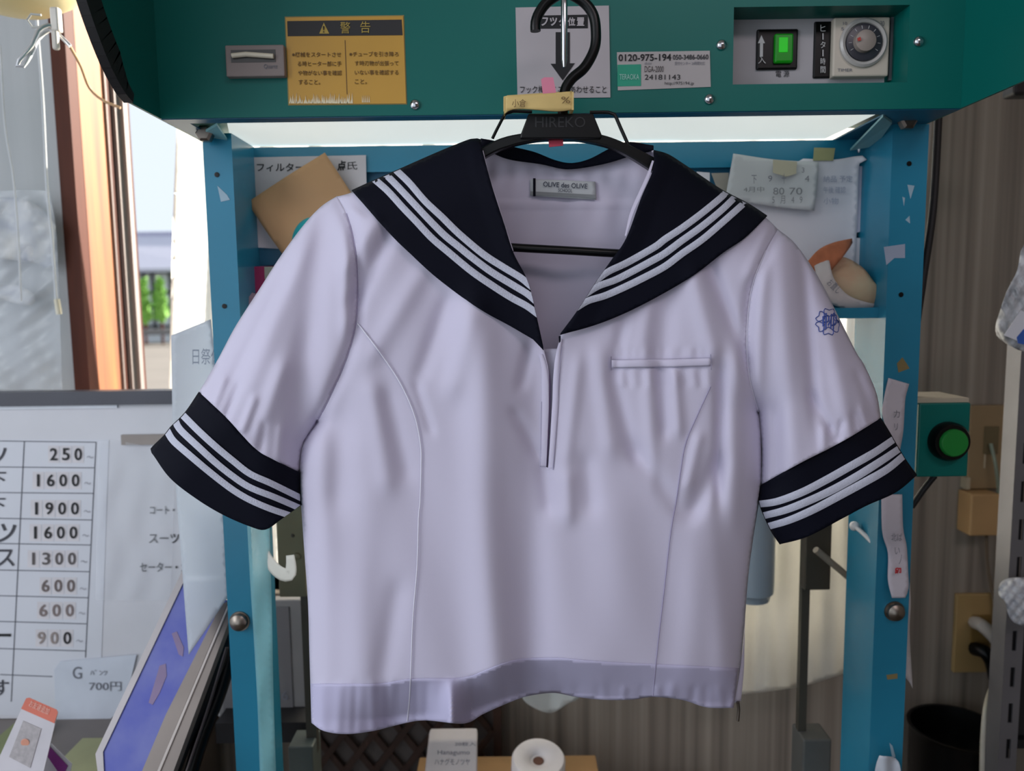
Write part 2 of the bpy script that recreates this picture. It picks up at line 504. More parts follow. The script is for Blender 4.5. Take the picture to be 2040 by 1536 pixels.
# screws
for (x, y) in ((827, 209), (1413, 198), (1437, 90), (1830, 83)):
    c = at(x, y, HF)
    B().lathe(c, (0, -1, 0), [(0.0062, 0), (0.0060, 0.0015), (0.0048, 0.0032), (0.0026, 0.0042), (0.0004, 0.0046)], 20).done('screw', chrome, mach, True)
# control panel
ctl = B().box(rx0, rx1 - 0.008, HF + 0.040, HF + 0.044, rz0, rz1).done('control_panel', M('grey_control_plate', (168, 164, 168), 0.5, var=0.03), mach)
CP = HF + 0.040
K = CP / HF
sw = pbox(1508, 57, 1590, 138, CP - 0.004, 0.006, 'power_switch', black, mach, bevel=0.002)
pbox(1544, 66, 1581, 124, CP - 0.009, 0.008, 'rocker', M('lit_green_lens', (6, 120, 10), 0.25, emit=0.25), sw, bevel=0.002)
cR = at(1561, 90, CP - 0.0095)
pbox(1552, 74, 1570, 104, CP - 0.0095, 0.001, 'lamp_glow', M('green_pilot_lamp', (14, 210, 14), 0.4, emit=0.2), sw, bevel=0.0004)
wht = M('white_print', (200, 200, 200), 0.7)
pbox(1514, 83, 1520, 113, CP - 0.005, 0.001, 'printed_arrow', wht, sw)
flat('printed_arrowhead', [(1517, 70), (1524, 86), (1510, 86)], CP - 0.005, wht, sw)
text('lettering', '入', (1510, 113, 1525, 127), CP - 0.0045, wht, sw)
text('lettering', '電 源', (1545, 141, 1572, 154), CP, ink, ctl)
tl = pbox(1622, 42, 1664, 155, CP - 0.003, 0.005, 'timer_plate', black, mach, bevel=0.0015)
for k, ch in enumerate('ヒーター時間'):
    text('lettering', ch if ch != 'ー' else 'I', (1634 if ch != 'ー' else 1638, 50 + k * 16.5, 1644 if ch != 'ー' else 1640, 63 + k * 16.5), CP - 0.0035, wht, tl)
ivory = M('ivory_plastic', (196, 186, 172), 0.45, var=0.04)
tm = pbox(1660, 34, 1772, 152, CP - 0.011, 0.013, 'timer', ivory, mach, bevel=0.002)
tc_ = at(1719, 86, CP - 0.011)
B().lathe(tc_, (0, -1, 0), [(0.0285, 0), (0.0285, 0.003), (0.026, 0.005), (0.023, 0.004), (0.022, 0.001)], 40).done('bezel', M('clear_grey_ring', (178, 174, 170), 0.25), tm, True)
B().lathe(tc_ + Vector((0, -0.002, 0)), (0, -1, 0), [(0.0215, 0), (0.0215, 0.002), (0.020, 0.0026), (0.0001, 0.0026)], 40).done('dial', M('dark_dial', (52, 52, 60), 0.35), tm, True)
B().lathe(tc_ + Vector((-0.001, -0.0046, 0)), (0, -1, 0), [(0.0128, 0), (0.0122, 0.006), (0.008, 0.0075), (0.0001, 0.0078)], 32).done('knob', M('knob_grey', (150, 138, 130), 0.4), tm, True)
flat('pointer', [(1708, 76), (1714, 73), (1716, 80), (1710, 82)], CP - 0.025, M('red_mark', (190, 60, 50), 0.5), tm)
for k in range(10):
    a = math.radians(-120 + k * 27)
    c = tc_ + Vector((math.sin(a) * 0.0172, -0.0049, math.cos(a) * 0.0172)); d = Vector((math.sin(a), 0, math.cos(a))) * 0.0018
    B().tube([c - d, c + d], 0.0003, 5).done('dial_mark', wht, tm)
text('lettering', '10', (1679, 44, 1687, 50), CP - 0.011, ink_soft, tm); text('lettering', '5', (1675, 55, 1681, 61), CP - 0.011, ink_soft, tm)
text('lettering', '30', (1753, 42, 1761, 52), CP - 0.011, ink_soft, tm); text('lettering', 'TIMER', (1668, 137, 1698, 143), CP - 0.011, ink_soft, tm)
pbox(1773, 26, 1782, 160, CP - 0.002, 0.003, 'mounting_rail', M('rail_grey', (90, 96, 100), 0.5), mach)
# counter window
cw = pbox(449, 89, 566, 152, HF - 0.010, 0.010, 'hour_counter', M('grey_counter_case', (140, 128, 124), 0.5), mach, bevel=0.0015)
pbox(460, 99, 549, 124, HF - 0.0105, 0.001, 'counter_window', M('counter_dark', (70, 66, 62), 0.3), cw)
B().tube([at(462, 111, HF - 0.013), at(490, 108, HF - 0.013), at(545, 112, HF - 0.013)], 0.0028, 10).done('counter_bar', M('pale_bar', (226, 218, 196), 0.25), cw, True)
text('lettering', 'Quartz', (526, 128, 553, 138), HF - 0.010, ink_soft, cw)
# warning plate
yel = M('warning_yellow', (196, 146, 26), 0.35, var=0.05, coat=0.3)
wp = flat('warning_plate', [(569, 35), (803, 32), (809, 206), (576, 208)], HF - 0.0012, yel, mach, 0.001)
flat('plate_border', [(567, 33), (805, 30), (811, 208), (574, 210)], HF - 0.0004, M('worn_plate_edge', (140, 126, 70), 0.5), mach, 0.0004)
flat('title_bar', [(572, 42), (800, 39), (802, 70), (573, 72)], HF - 0.0016, M('plate_black', (28, 24, 26), 0.5), wp, 0.0004)
yl2 = M('plate_lettering_yellow', (176, 150, 64), 0.5)
flat('warning_triangle', [(645, 45), (656, 67), (636, 67)], HF - 0.0022, yl2, wp, 0.0002)
text('lettering', '!', (643.5, 52, 646.5, 65), HF - 0.0024, ink, wp)
text('lettering', '警', (678, 44, 698, 67), HF - 0.0018, yl2, wp); text('lettering', '告', (718, 43, 738, 66), HF - 0.0018, yl2, wp)
flat('divider', [(686.5, 80), (688, 80), (692, 188), (690.5, 188)], HF - 0.0016, M('plate_brown', (112, 76, 8), 0.5), wp, 0.0003)
brn = M('plate_print', (88, 58, 12), 0.6)
for k, s in enumerate(('※機械をスタートさせ', 'る時ヒーター部に手', 'や物がない事を確認', 'すること。')):
    x0 = 582 + (10 if k else 0) + k; text('lettering', s, (x0, 104 + 18.3 * k, (680 + k * 0.6) if k < 3 else 638, 114 + 18.3 * k), HF - 0.0014, brn, wp, bold=0.008)
for k, s in enumerate(('※チューブを引き降ろ', 'す時刃物が出張って', 'いない事を確認する', 'こと。')):
    x0 = 696 + (11 if k else 0); text('lettering', s, (x0, 103 + 18.3 * k, 794 if k < 3 else 731, 113 + 18.3 * k), HF - 0.0014, brn, wp, bold=0.008)
bb = B()
for k in range(46):
    x = 576 + k * 2.75 + random.uniform(-1, 1); t = random.uniform(7, 22)
    bb.prism([at(x, 206, HF - 0.0018), at(x + 3.2, 206, HF - 0.0018), at(x + 2.4 + random.uniform(-1, 1), 206 - t, HF - 0.0018)], (0, 0.0003, 0))
for k in range(5):
    x = 721 + k * 3.4; bb.prism([at(x, 204, HF - 0.0018), at(x + 2.2, 204, HF - 0.0018), at(x + 0.5, 190, HF - 0.0018)], (0, 0.0003, 0))
bb.done('scuffed_edge', M('scuffed_white', (240, 226, 190), 0.7), wp)
# hook position card
card = M('card_white', (176, 170, 174), 0.55, var=0.03)
hc = flat('hook_position_card', [(1027, 15), (1213, 11), (1216, 194), (1031, 196)], HF - 0.0012, card, mach, 0.001)
flat('title_bar', [(1072, 31), (1171, 29), (1171, 56), (1073, 57)], HF - 0.0018, ink, hc, 0.0004)
for k, ch in enumerate('フック位置'):
    text('lettering', ch, (1077 + k * 18, 35, 1092 + k * 18, 52), HF - 0.002, card, hc, bold=0.03)
flat('arrow', [(1107, 64), (1135, 64), (1135, 126), (1145, 126), (1121, 160), (1097, 127), (1107, 127)], HF - 0.0018, ink, hc, 0.0004)
text('lettering', 'フック棒をここにあわせること', (1036, 171, 1208, 186), HF - 0.0014, ink, hc, bold=0.005)
# service sticker
st_m = M('sticker_grey', (172, 166, 166), 0.5, var=0.03)
ss = flat('service_sticker', [(1229, 104), (1414, 101), (1416, 173), (1231, 180)], HF - 0.0010, st_m, mach, 0.0009)
flat('sticker_block', [(1230, 129), (1277, 128), (1277, 171), (1230, 172)], HF - 0.0014, M('sticker_green', (14, 150, 120), 0.5), ss, 0.0004)
text('lettering', '0120-975-194', (1232, 108, 1337, 122), HF - 0.001, ink, ss, bold=0.02, angle=-0.01)
text('lettering', '050-3486-0660', (1340, 109, 1411, 119), HF - 0.001, M('ink_grey', (50, 50, 54), 0.7), ss, bold=0.02, angle=-0.01)
text('lettering', 'TERAOKA', (1234, 148, 1273, 159), HF - 0.0016, M('pale_green_print', (160, 205, 195), 0.6), ss)
text('lettering', 'DGA-2000', (1284, 132, 1322, 144), HF - 0.001, M('ink_brown', (72, 62, 62), 0.7), ss)
text('lettering', '24181143', (1284, 149, 1355, 159), HF - 0.001, ink, ss)
text('lettering', 'http://975194.jp', (1324, 163, 1382, 171), HF - 0.001, M('ink_grey', (50, 50, 54), 0.7), ss)
text('lettering', '受付センター 24時間対応', (1344, 123, 1404, 130), HF - 0.001, ink_soft, ss)
text('lettering', 'お問い合わせ', (1284, 124, 1298, 130), HF - 0.001, ink_soft, ss)

# posts: front flange + inner web
def post(xa, xb, xc, ya, yb, inner, Yf, Yb, nm):
    """xa..xb front flange at the top row, inner = +1 when the web is on the right side"""
    f = B()
    a = at(xa, 700, Yf).x; b_ = at(xb, 700, Yf).x
    zt = m_z; zb = 0.0
    f.box(a, b_, Yf, Yf + 0.004, zb, zt)
    w = b_ if inner > 0 else a
    f.box(w - 0.004 if inner > 0 else w, w if inner > 0 else w + 0.004, Yf + 0.004, Yb, zb, zt)
    return f.done(nm, blue, mach)
post(426, 482, 0, 0, 0, 1, 1.01, 1.10, 'post')
post(1762, 1832, 0, 0, 0, -1, 1.01, 1.10, 'post')
for (x, y) in ((432, 348), (447, 610), (1811, 326), (1795, 587)):
    B().lathe(at(x, y, 1.0095), (0, -1, 0), [(0.0032, 0), (0.0032, 0.0004), (0.002, 0.0005)], 14).done('bolt_hole', black, mach)
for (x, y, r) in ((478, 1237, 0.0125), (1781, 1217, 0.0125)):
    c = at(x, y, 1.01)
    B().lathe(c, (0, -1, 0), [(r * 1.1, 0), (r * 1.1, 0.002), (r * 0.95, 0.002), (r * 0.9, 0.008), (r * 0.5, 0.012), (0.0003, 0.013)], 24).done('bolt', steel, mach, True)
for (x, y) in ((412, 268), (1804, 243)):
    c = at(x, y, 1.0)
    B().lathe(c, (0, -1, 0), [(0.011, 0), (0.011, 0.009), (0.008, 0.012), (0.0003, 0.012)], 6).done('bolt', steel, mach)
# paint chips and tape residue on the posts
chip = M('bare_primer', (150, 175, 190), 0.7); grime = M('tape_residue', (128, 112, 70), 0.8)
for pts, mm in (([(433, 370), (452, 388), (458, 398), (440, 402)], chip), ([(1808, 368), (1822, 370), (1814, 396)], chip), ([(1798, 392), (1803, 394), (1801, 410)], chip),
                ([(1804, 438), (1812, 430), (1813, 445)], chip), ([(1761, 492), (1803, 486), (1803, 514), (1782, 514), (1766, 528)], M('torn_tape', (150, 160, 180), 0.6)),
                ([(1787, 724), (1798, 712), (1806, 724), (1812, 734), (1790, 742)], grime), ([(1766, 1345), (1788, 1342), (1788, 1352), (1768, 1354)], grime),
                ([(1772, 1480), (1778, 1486), (1784, 1508), (1778, 1510)], chip)):
    flat('paint_mark', pts, 1.0095, mm, mach, 0.0005)
# rear panel, cross beam, shelf
bpz1 = m_z + 0.002; bpz0 = at(1000, 628, 1.115).z
bx0 = at(493, 450, 1.10).x; bx1 = at(1762, 450, 1.10).x
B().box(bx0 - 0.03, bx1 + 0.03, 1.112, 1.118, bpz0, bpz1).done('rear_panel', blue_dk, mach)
z535 = at(560, 528, 1.10).z
B().box(bx0, bx1, 1.100, 1.112, at(560, 345, 1.10).z, m_z).done('cross_beam', blue, mach)
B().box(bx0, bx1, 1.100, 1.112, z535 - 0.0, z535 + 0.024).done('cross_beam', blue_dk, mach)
sh = B().box(at(1300, 630, 1.04).x, at(1788, 630, 1.04).x, 1.03, 1.11, at(1700, 634, 1.04).z, at(1700, 613, 1.04).z)
sh.done('shelf', blue, mach)
B().box(bx1 - 0.03, bx1 + 0.0, 1.10, 1.104, at(1700, 790, 1.1).z, at(1700, 775, 1.1).z).done('cross_bar', blue, mach)

# clamp arms either side
olive = M('olive_metal', (110, 108, 86), 0.45, 0.3, var=0.1); dkgrey = M('dark_grey_metal', (72, 70, 62), 0.5, 0.3)
ca = thing('clamp_arm', at(580, 1536, 1.16), 'olive grey clamp arm with a slim rod behind the left cuff', 'clamp')
pbox(552, 1000, 607, 1190, 1.15, 0.02, 'clamp_plate', olive, ca, 0.002)
pbox(601, 1000, 622, 1500, 1.165, 0.012, 'rod', dkgrey, ca)
pbox(577, 1488, 626, 1640, 1.14, 0.05, 'foot_block', M('green_grey_block', (84, 92, 88), 0.5), ca, 0.002)
B().lathe(at(583, 1067, 1.15), (0, -1, 0), [(0.003, 0), (0.002, 0.002)], 10).done('rivet', dkgrey, ca)
B().lathe(at(592, 1108, 1.15), (0, -1, 0), [(0.006, 0), (0.005, 0.004), (0.001, 0.005)], 12).done('rivet', olive, ca)
cb = thing('clamp_arm', at(1625, 1536, 1.16), 'dark grey clamp arm with a slim rod below the right cuff', 'clamp')
pbox(1605, 1000, 1657, 1176, 1.15, 0.02, 'clamp_plate', M('dark_olive_metal', (70, 66, 56), 0.45, 0.3), cb, 0.002)
pbox(1596, 1000, 1612, 1480, 1.165, 0.012, 'rod', dkgrey, cb)
pbox(1598, 1474, 1655, 1640, 1.14, 0.05, 'foot_block', M('grey_block', (84, 86, 84), 0.5), cb, 0.003)
ar = tubepx('grey_arm', [(1625, 1095, 1.12), (1700, 1158, 1.14), (1712, 1172, 1.15)], 7, 1.12, M('worn_grey_rod', (140, 132, 118), 0.5), cb)
lv = thing('lever', at(1727, 1072, 1.05), 'thin white lever with a ball end reaching to the right post', 'lever')
tubepx('lever_rod', [(1700, 1046, 1.06), (1725, 1068, 1.04), (1752, 1096, 1.02)], 4.5, 1.04, M('white_enamel', (220, 222, 220), 0.4), lv)
B().lathe(at(1752, 1098, 1.02), (0, -1, 0), [(0.001, -0.006), (0.0055, -0.003), (0.0062, 0), (0.0055, 0.003), (0.001, 0.006)], 16).done('ball_end', _m['white_enamel'], lv, True)
B().lathe(at(1702, 1048, 1.06), (0, -1, 0), [(0.001, -0.007), (0.006, -0.003), (0.007, 0), (0.006, 0.003), (0.001, 0.007)], 16).done('ball_end', _m['white_enamel'], lv, True)
# film roll and hanging film behind the blouse
fr = thing('film_roll', at(1515, 1210, 1.22), 'silver blue cylinder of film behind the blouse, under the right cuff', 'roll')
ax_ = at(1508, 1020, 1.25); az_ = at(1508, 600, 1.118).z
B().tube([(ax_.x, 1.25, ax_.z), (ax_.x, 1.25, az_), (ax_.x, 1.118, az_)], 0.005).done('roll_hanger_rod', steel, fr)
c = at(1508, 1190, 1.22); rr_ = 46 * 1.22 / FPX; top_ = at(1508, 985, 1.22).z
B().lathe((c.x, 1.25, c.z), (0, 0, 1), [(rr_ * 0.8, -0.014), (rr_ * 0.86, -0.004), (rr_ * 0.98, 0), (rr_, 0.02), (rr_, top_ - c.z)], 40).done('roll_body', M('blue_grey_foil', (158, 176, 188), 0.35, 0.15, var=0.04), fr, True)
film = M('milky_film', (238, 236, 230), 0.45, var=0.05, scale=9, trans=0.7)
fl = cloth('plastic_sheet', loop([(1440, 1000), (1440, 1388)], [(1440, 1388), (1484, 1383), (1600, 1366), (1704, 1334)], [(1704, 1334), (1716, 1180), (1716, 1000)], [(1716, 1000), (1440, 1000)], step=20),
           lambda x, y: 1.30 + 0.008 * np.sin(x / 19.0 + y / 120.0) + 0.004 * np.sin(x / 7.0), film, None, res=10)
tag(fl, 'milky plastic sheet hanging beside the hem behind the right clamp arm', 'plastic sheet')
fl2 = cloth('plastic_sheet', loop([(1030, 1330), (1038, 1386), (1062, 1409), (1098, 1420), (1130, 1402), (1158, 1384), (1165, 1330)], [(1165, 1330), (1030, 1330)], step=8),
            lambda x, y: 1.28 - 0.02 * np.abs(np.sin((x - 1098) / 60.0)), M('white_bag_film', (206, 210, 208), 0.5, trans=0.3), None, res=9)
tag(fl2, 'folded white plastic corner peeping out under the middle of the hem', 'plastic sheet')
fl3 = cloth('plastic_sheet', loop([(1796, 985), (1806, 1080), (1814, 1190), (1812, 1260), (1818, 1372)], [(1818, 1372), (1806, 1352), (1770, 1335)], [(1770, 1335), (1765, 985)], [(1765, 985), (1796, 985)], step=10),
            lambda x, y: 1.02 + 0.004 * np.sin(y / 40.0), M('white_edge_film', (212, 206, 206), 0.5, trans=0.2), None, res=9)
tag(fl3, 'narrow white plastic strip hanging down the edge of the right post', 'plastic sheet')
tl_ = ribbon('tape_strip', [(516, 1050), (522, 1086), (536, 1118), (556, 1140), (576, 1146), (580, 1128), (578, 1106)], [16, 16, 18, 22, 26, 22, 16], lambda x, y: 1.005 - 0.0004 * (x - 520) , M('curled_white_tape', (222, 220, 210), 0.5, trans=0.2), None, solid=0.0004)
tag(tl_, 'curled white tape strip with faint writing beside the left post', 'tape')
fw = cloth('plastic_film', loop([(492, 1040), (500, 1180), (512, 1380), (520, 1600)], [(520, 1600), (552, 1600)], [(552, 1600), (545, 1400), (541, 1200), (536, 1040)], [(536, 1040), (492, 1040)], step=14),
           lambda x, y: 1.00 + 0.0012 * np.sin(y / 33.0 + x / 9.0), M('clear_crinkled_film', (150, 205, 210), 0.3, alpha=0.42, var=0.08, scale=14), None, res=9)
tag(fw, 'clear crinkled plastic film wrapped down the left post of the machine', 'plastic film')

# ================================================================ PAPERS ON THE MACHINE
PY = 1.096
n1 = flat('paper_note', [(479, 314), (729, 309), (731, 420), (700, 505), (497, 492)], PY, M('aged_white_paper', (190, 186, 190), 0.8, var=0.08), None)
tag(n1, 'white handwritten sheet half hidden by a brown envelope', 'paper')
text('lettering', 'フィルター', (512, 325, 605, 342), PY, ink, n1, bold=0.01); text('lettering', '氏', (692, 322, 712, 338), PY, ink, n1); text('lettering', '点', (672, 320, 690, 340), PY, ink, n1, bold=0.03)
EN = 1.080
n2 = cloth('envelope', loop([(647, 304), (696, 378)], [(696, 378), (720, 420)], [(720, 420), (567, 512)], [(567, 512), (530, 460), (493, 403)], [(493, 403), (570, 352), (647, 304)], step=10),
           lambda x, y: EN - 0.004 * np.sin((x - 490) / 70.0) + 0.002 * np.sin((x - y) / 22.0), M('kraft_paper', (176, 138, 98), 0.75, var=0.06), None, res=9)
tag(n2, 'tilted brown kraft envelope pinned behind the blouse shoulder', 'envelope')
text('lettering', 'ド', (608, 414, 624, 428), 1.083, ink, n2)
ball = thing('timer_dome', at(632, 482, 1.075), 'round turquoise plastic knob peeping over the sleeve', 'knob')
B().lathe(at(634, 484, 1.085), (0, -1, 0), [(0.037, 0), (0.0365, 0.006), (0.032, 0.014), (0.020, 0.021), (0.0004, 0.024)], 36).done('dome', M('turquoise_plastic', (20, 150, 158), 0.45), ball, True)
ball.name = 'turquoise_knob'
pk = thing('packet', at(540, 600, 1.08), 'small magenta packet with a grey label beside the left post', 'packet')
pbox(505, 530, 600, 600, 1.075, 0.015, 'packet_body', M('magenta_card', (140, 20, 78), 0.6), pk, 0.002)
pbox(527, 531, 600, 556, 1.0745, 0.001, 'packet_label', M('grey_green_label', (150, 156, 140), 0.7), pk)
pu = thing('cloth_bundle', at(498, 620, 1.05), 'small dusty pink cloth bundle behind the left sleeve edge', 'cloth')
B().lathe(at(500, 612, 1.06), (0, -1, 0), [(0.001, -0.014), (0.016, -0.010), (0.02, 0), (0.014, 0.012), (0.001, 0.016)], 18).done('bundle', M('dusty_pink_cloth', (150, 126, 140), 0.9, bump=0.3), pu, True)

n3 = cloth('paper_sheet', loop([(1600, 316), (1660, 318), (1700, 312), (1718, 310), (1727, 318)], [(1727, 318), (1712, 326), (1708, 430), (1703, 540)], [(1703, 540), (1560, 545)], [(1560, 545), (1470, 400), (1600, 316)], step=10),
           lambda x, y: 1.090 + 0.003 * np.sin(y / 60.0) - 0.010 * np.clip((x - 1695) / 30.0, 0, 1) ** 2, paper, None, res=9)
tag(n3, 'large white sheet with a curled corner behind the small taped note', 'paper')
for k, s in enumerate(('納品 予定', '午後 確認', '小物')):
    text('lettering', s, (1640, 350 + k * 22, 1698 - 14 * k, 363 + k * 22), 1.085, M('faint_blue_pencil', (150, 156, 176), 0.8), n3)
n3b = flat('paper_sheet', [(1700, 330), (1729, 332), (1734, 390), (1734, 455), (1706, 464)], 1.094, M('lavender_paper', (196, 196, 214), 0.8), None)
tag(n3b, 'blank white slip showing past the curled corner, upper one of two', 'paper')
n3c = flat('paper_sheet', [(1700, 474), (1727, 474), (1722, 536), (1700, 534)], 1.093, paper, None)
tag(n3c, 'blank white slip hanging just above the orange cloth pouch', 'paper')
n4 = cloth('paper_note', loop([(1461, 306), (1545, 318), (1631, 323)], [(1631, 323), (1628, 370), (1622, 420)], [(1622, 420), (1530, 410), (1445, 395)], [(1445, 395), (1461, 306)], step=10),
           lambda x, y: 1.078 + 0.003 * np.cos((x - 1540) / 50.0), M('grey_note_paper', (186, 190, 192), 0.8, var=0.06), None, res=9)
tag(n4, 'small note with pencilled numbers under yellowed tape, by the collar', 'note')
for k, (s, q) in enumerate((('下', (1497, 349, 1507, 366)), ('9', (1530, 350, 1538, 362)), ('十', (1557, 346, 1566, 366)), ('4', (1603, 350, 1612, 362)), ('3', (1597, 334, 1602, 344)),
                            ('4月中', (1481, 372, 1522, 383)), ('80', (1540, 374, 1562, 388)), ('70', (1572, 374, 1598, 388)), ('5   月   4   9', (1538, 390, 1598, 406)))):
    text('lettering', s, q, 1.073, M('grey_pencil', (120, 122, 126), 0.8) if k > 4 else ink_soft, n4)
tag(flat('adhesive_tape', [(1540, 318), (1588, 322), (1586, 346), (1566, 352), (1540, 344)], 1.0725, M('yellowed_tape', (176, 172, 150), 0.4), None), 'yellowed tape holding the top of the pencilled note', 'tape')
tag(flat('adhesive_tape', [(1622, 294), (1664, 295), (1660, 320), (1620, 320)], 1.085, M('olive_tape', (150, 152, 110), 0.4), None), 'olive yellow tape above the large white sheet', 'tape')
tag(flat('paper_label', [(1388, 342), (1414, 344), (1414, 372), (1388, 352)], 1.094, paper, None), 'tiny white label just above the collar stripes', 'label')
tag(flat('paper_label', [(1417, 345), (1452, 344), (1450, 385), (1430, 380)], 1.095, M('beige_label', (150, 146, 136), 0.8), None), 'tiny beige label beside the pencilled note', 'label')
# pouch on the shelf
po = thing('pouch', at(1690, 614, 1.06), 'orange cloth pouch with a yellowed packet and white band on the blue shelf', 'pouch')
def dome(cx, cy, rx, ry, base, hgt):
    return lambda x, y: base - hgt * np.sqrt(np.clip(1 - ((x - cx) / rx) ** 2 - ((y - cy) / ry) ** 2, 0, 1))
cloth('cloth_flap', loop([(1606, 524), (1630, 498), (1658, 484), (1697, 475)], [(1697, 475), (1698, 484), (1682, 508), (1655, 540)], [(1655, 540), (1625, 560), (1606, 524)], step=6),
      dome(1650, 515, 60, 50, 1.072, 0.02), M('terracotta_cloth', (186, 112, 76), 0.9, var=0.2, scale=40, bump=0.3), po, res=6)
cloth('packet', loop([(1650, 524), (1680, 512), (1718, 533), (1740, 560), (1762, 588), (1776, 610)], [(1776, 610), (1745, 614), (1700, 614), (1660, 600)], [(1660, 600), (1650, 560), (1650, 524)], step=6),
      dome(1712, 575, 75, 50, 1.066, 0.03), M('yellowed_packet', (176, 164, 134), 0.6, rgb2=(170, 128, 100), scale=16), po, res=6)
cloth('paper_band', loop([(1620, 520), (1632, 508), (1652, 520)], [(1652, 520), (1662, 556), (1690, 588), (1735, 604), (1772, 606)], [(1772, 606), (1740, 617), (1692, 617), (1655, 606)], [(1655, 606), (1630, 560), (1620, 520)], step=6),
      dome(1690, 570, 95, 62, 1.062, 0.03), M('pouch_white_paper', (190, 184, 182), 0.8), po, res=6)
text('lettering', 'お直し', (1647, 562, 1677, 578), 1.032, ink_soft, po, angle=0.75)

# receipts taped down the right post
def receipt(label, left, right, Y, words, stamp=None):
    P = loop(left, [left[-1], right[-1]], right[::-1], [right[0], left[0]], step=8)
    o = cloth('receipt', P, lambda x, y: Y - 0.004 * np.sin(y / 26.0), M('receipt_paper', (190, 184, 192), 0.8, var=0.04), None, res=8)
    tag(o, label, 'receipt')
    for s, q in words: text('lettering', s, q, Y - 0.006, ink_soft, o)
    if stamp: text('lettering', '印', stamp, Y - 0.006, M('red_stamp', (190, 40, 50), 0.7), o, bold=0.06)
receipt('curled receipt taped to the right post above the striped cuff', [(1770, 753), (1762, 790), (1758, 825), (1773, 872), (1786, 900)], [(1811, 765), (1804, 790), (1802, 812), (1799, 860), (1792, 900)], 1.002,
        [('カ', (1780, 817, 1792, 832)), ('リ', (1781, 843, 1788, 857))])
receipt('long receipt with a red stamp on the right post below the striped cuff', [(1756, 985), (1758, 1060), (1769, 1102), (1769, 1155), (1777, 1191)], [(1797, 985), (1799, 1052), (1806, 1088), (1809, 1140), (1810, 1172), (1803, 1191)], 1.002,
        [('北ば', (1775, 1062, 1797, 1078)), ('い', (1782, 1090, 1792, 1104)), ('ノ', (1790, 1104, 1796, 1124))], (1782, 1130, 1795, 1144))

# ================================================================ CABLES, SWITCH BOX, WALL THINGS
tag(tubepx('power_cable', [(1872, 150, 1.12), (1868, 260, 1.12), (1858, 420, 1.10), (1838, 560, 1.09), (1822, 680, 1.08), (1818, 800, 1.06)], 7.5, 1.1, rubber, None), 'thick black cable running down beside the right blue post', 'cable')
tag(tubepx('cable', [(1852, 240, 1.10), (1848, 300, 1.09), (1838, 400, 1.08), (1828, 520, 1.075), (1820, 640, 1.07), (1813, 720, 1.06)], 4.5, 1.08, M('white_cable', (170, 168, 160), 0.5), None), 'thin pale cable beside the thick black one at the right post', 'cable')
tag(tubepx('cable', [(1842, 236, 1.07), (1836, 330, 1.06), (1828, 420, 1.055), (1824, 470, 1.05)], 2.2, 1.06, M('yellow_green_wire', (150, 170, 80), 0.5), None), 'short yellow green earth wire at the top of the right post', 'wire')
tag(tubepx('power_cable', [(1816, 1010, 1.06), (1840, 975, 1.055), (1862, 948, 1.05)], 6, 1.05, rubber, None), 'short black cable under the green button box', 'cable')
sb = thing('switch_box', at(1872, 950, 1.08), 'teal metal box with a round green push button', 'switch')
a = at(1829, 875, 1.03).x; b_ = at(1931, 875, 1.03).x; zt = at(1880, 803, 1.03).z; zb = at(1880, 950, 1.03).z
B().box(a, b_, 1.03, 1.11, zb, zt).done('box_body', teal, sb, bevel=0.002)
B().box(a - 0.004, b_, 1.035, 1.11, zt, zt + 0.006).done('box_lid', M('dusty_beige_lid', (178, 166, 146), 0.8), sb)
c = at(1886, 878, 1.03)
B().lathe(c, (0, -1, 0), [(0.0265, 0), (0.0265, 0.010), (0.0235, 0.015), (0.020, 0.015)], 36).done('button_ring', black, sb, True)
B().lathe(c + Vector((0, -0.012, 0)), (0, -1, 0), [(0.0185, 0), (0.0185, 0.007), (0.017, 0.009), (0.0004, 0.0095)], 36).done('push_button', M('green_button', (14, 124, 44), 0.5), sb, True)

tan = M('tan_plastic', (150, 126, 92), 0.5, var=0.05); ylw = M('yellowed_plastic', (178, 148, 98), 0.45, var=0.05)
o1 = thing('wall_outlet', at(1965, 975, WY), 'large tan socket plate beside the green button box', 'outlet')
pbox(1930, 808, 2014, 974, WY - 0.012, 0.012, 'plate', tan, o1, 0.002)
pbox(1962, 850, 1990, 905, WY - 0.016, 0.006, 'socket', M('tan_dark', (110, 96, 66), 0.5), o1, 0.001)
B().box(at(1953, 900, WY).x, at(1955, 900, WY).x, WY - 0.0145, WY - 0.011, at(1953, 930, WY).z, at(1953, 858, WY).z).done('seam_line', M('pale_line', (190, 176, 150), 0.5), o1)
tag(tubepx('cable', [(1974, 884, WY - 0.02), (1984, 930, WY - 0.035), (1990, 990, WY - 0.03), (1990, 1080, WY - 0.02), (1993, 1200, WY - 0.03), (1996, 1280, WY - 0.05)], 3.5, WY, M('grey_green_cord', (130, 140, 122), 0.5), None), 'thin grey green cord dropping from the large tan socket plate', 'cable')
o2 = thing('adapter', at(1960, 1070, WY), 'beige power adapter block below the large tan socket plate', 'adapter')
pbox(1934, 985, 1992, 1068, WY - 0.045, 0.045, 'adapter_body', M('beige_adapter', (190, 152, 104), 0.5), o2, 0.003)
tubepx('adapter_cord', [(1965, 1068, WY - 0.02), (1968, 1130, WY - 0.015), (1982, 1210, WY - 0.02), (1990, 1290, WY - 0.03)], 3, WY, M('brown_cord', (120, 104, 84), 0.6), o2)
pbox(1925, 952, 1933, 975, WY - 0.02, 0.02, 'cord_clip', M('pale_clip', (176, 164, 140), 0.6), o2)
o3 = thing('wall_outlet', at(1930, 1340, WY), 'yellowed double socket plate with plugs low on the wall', 'outlet')
pbox(1903, 1184, 1985, 1340, WY - 0.010, 0.010, 'plate', ylw, o3, 0.002)
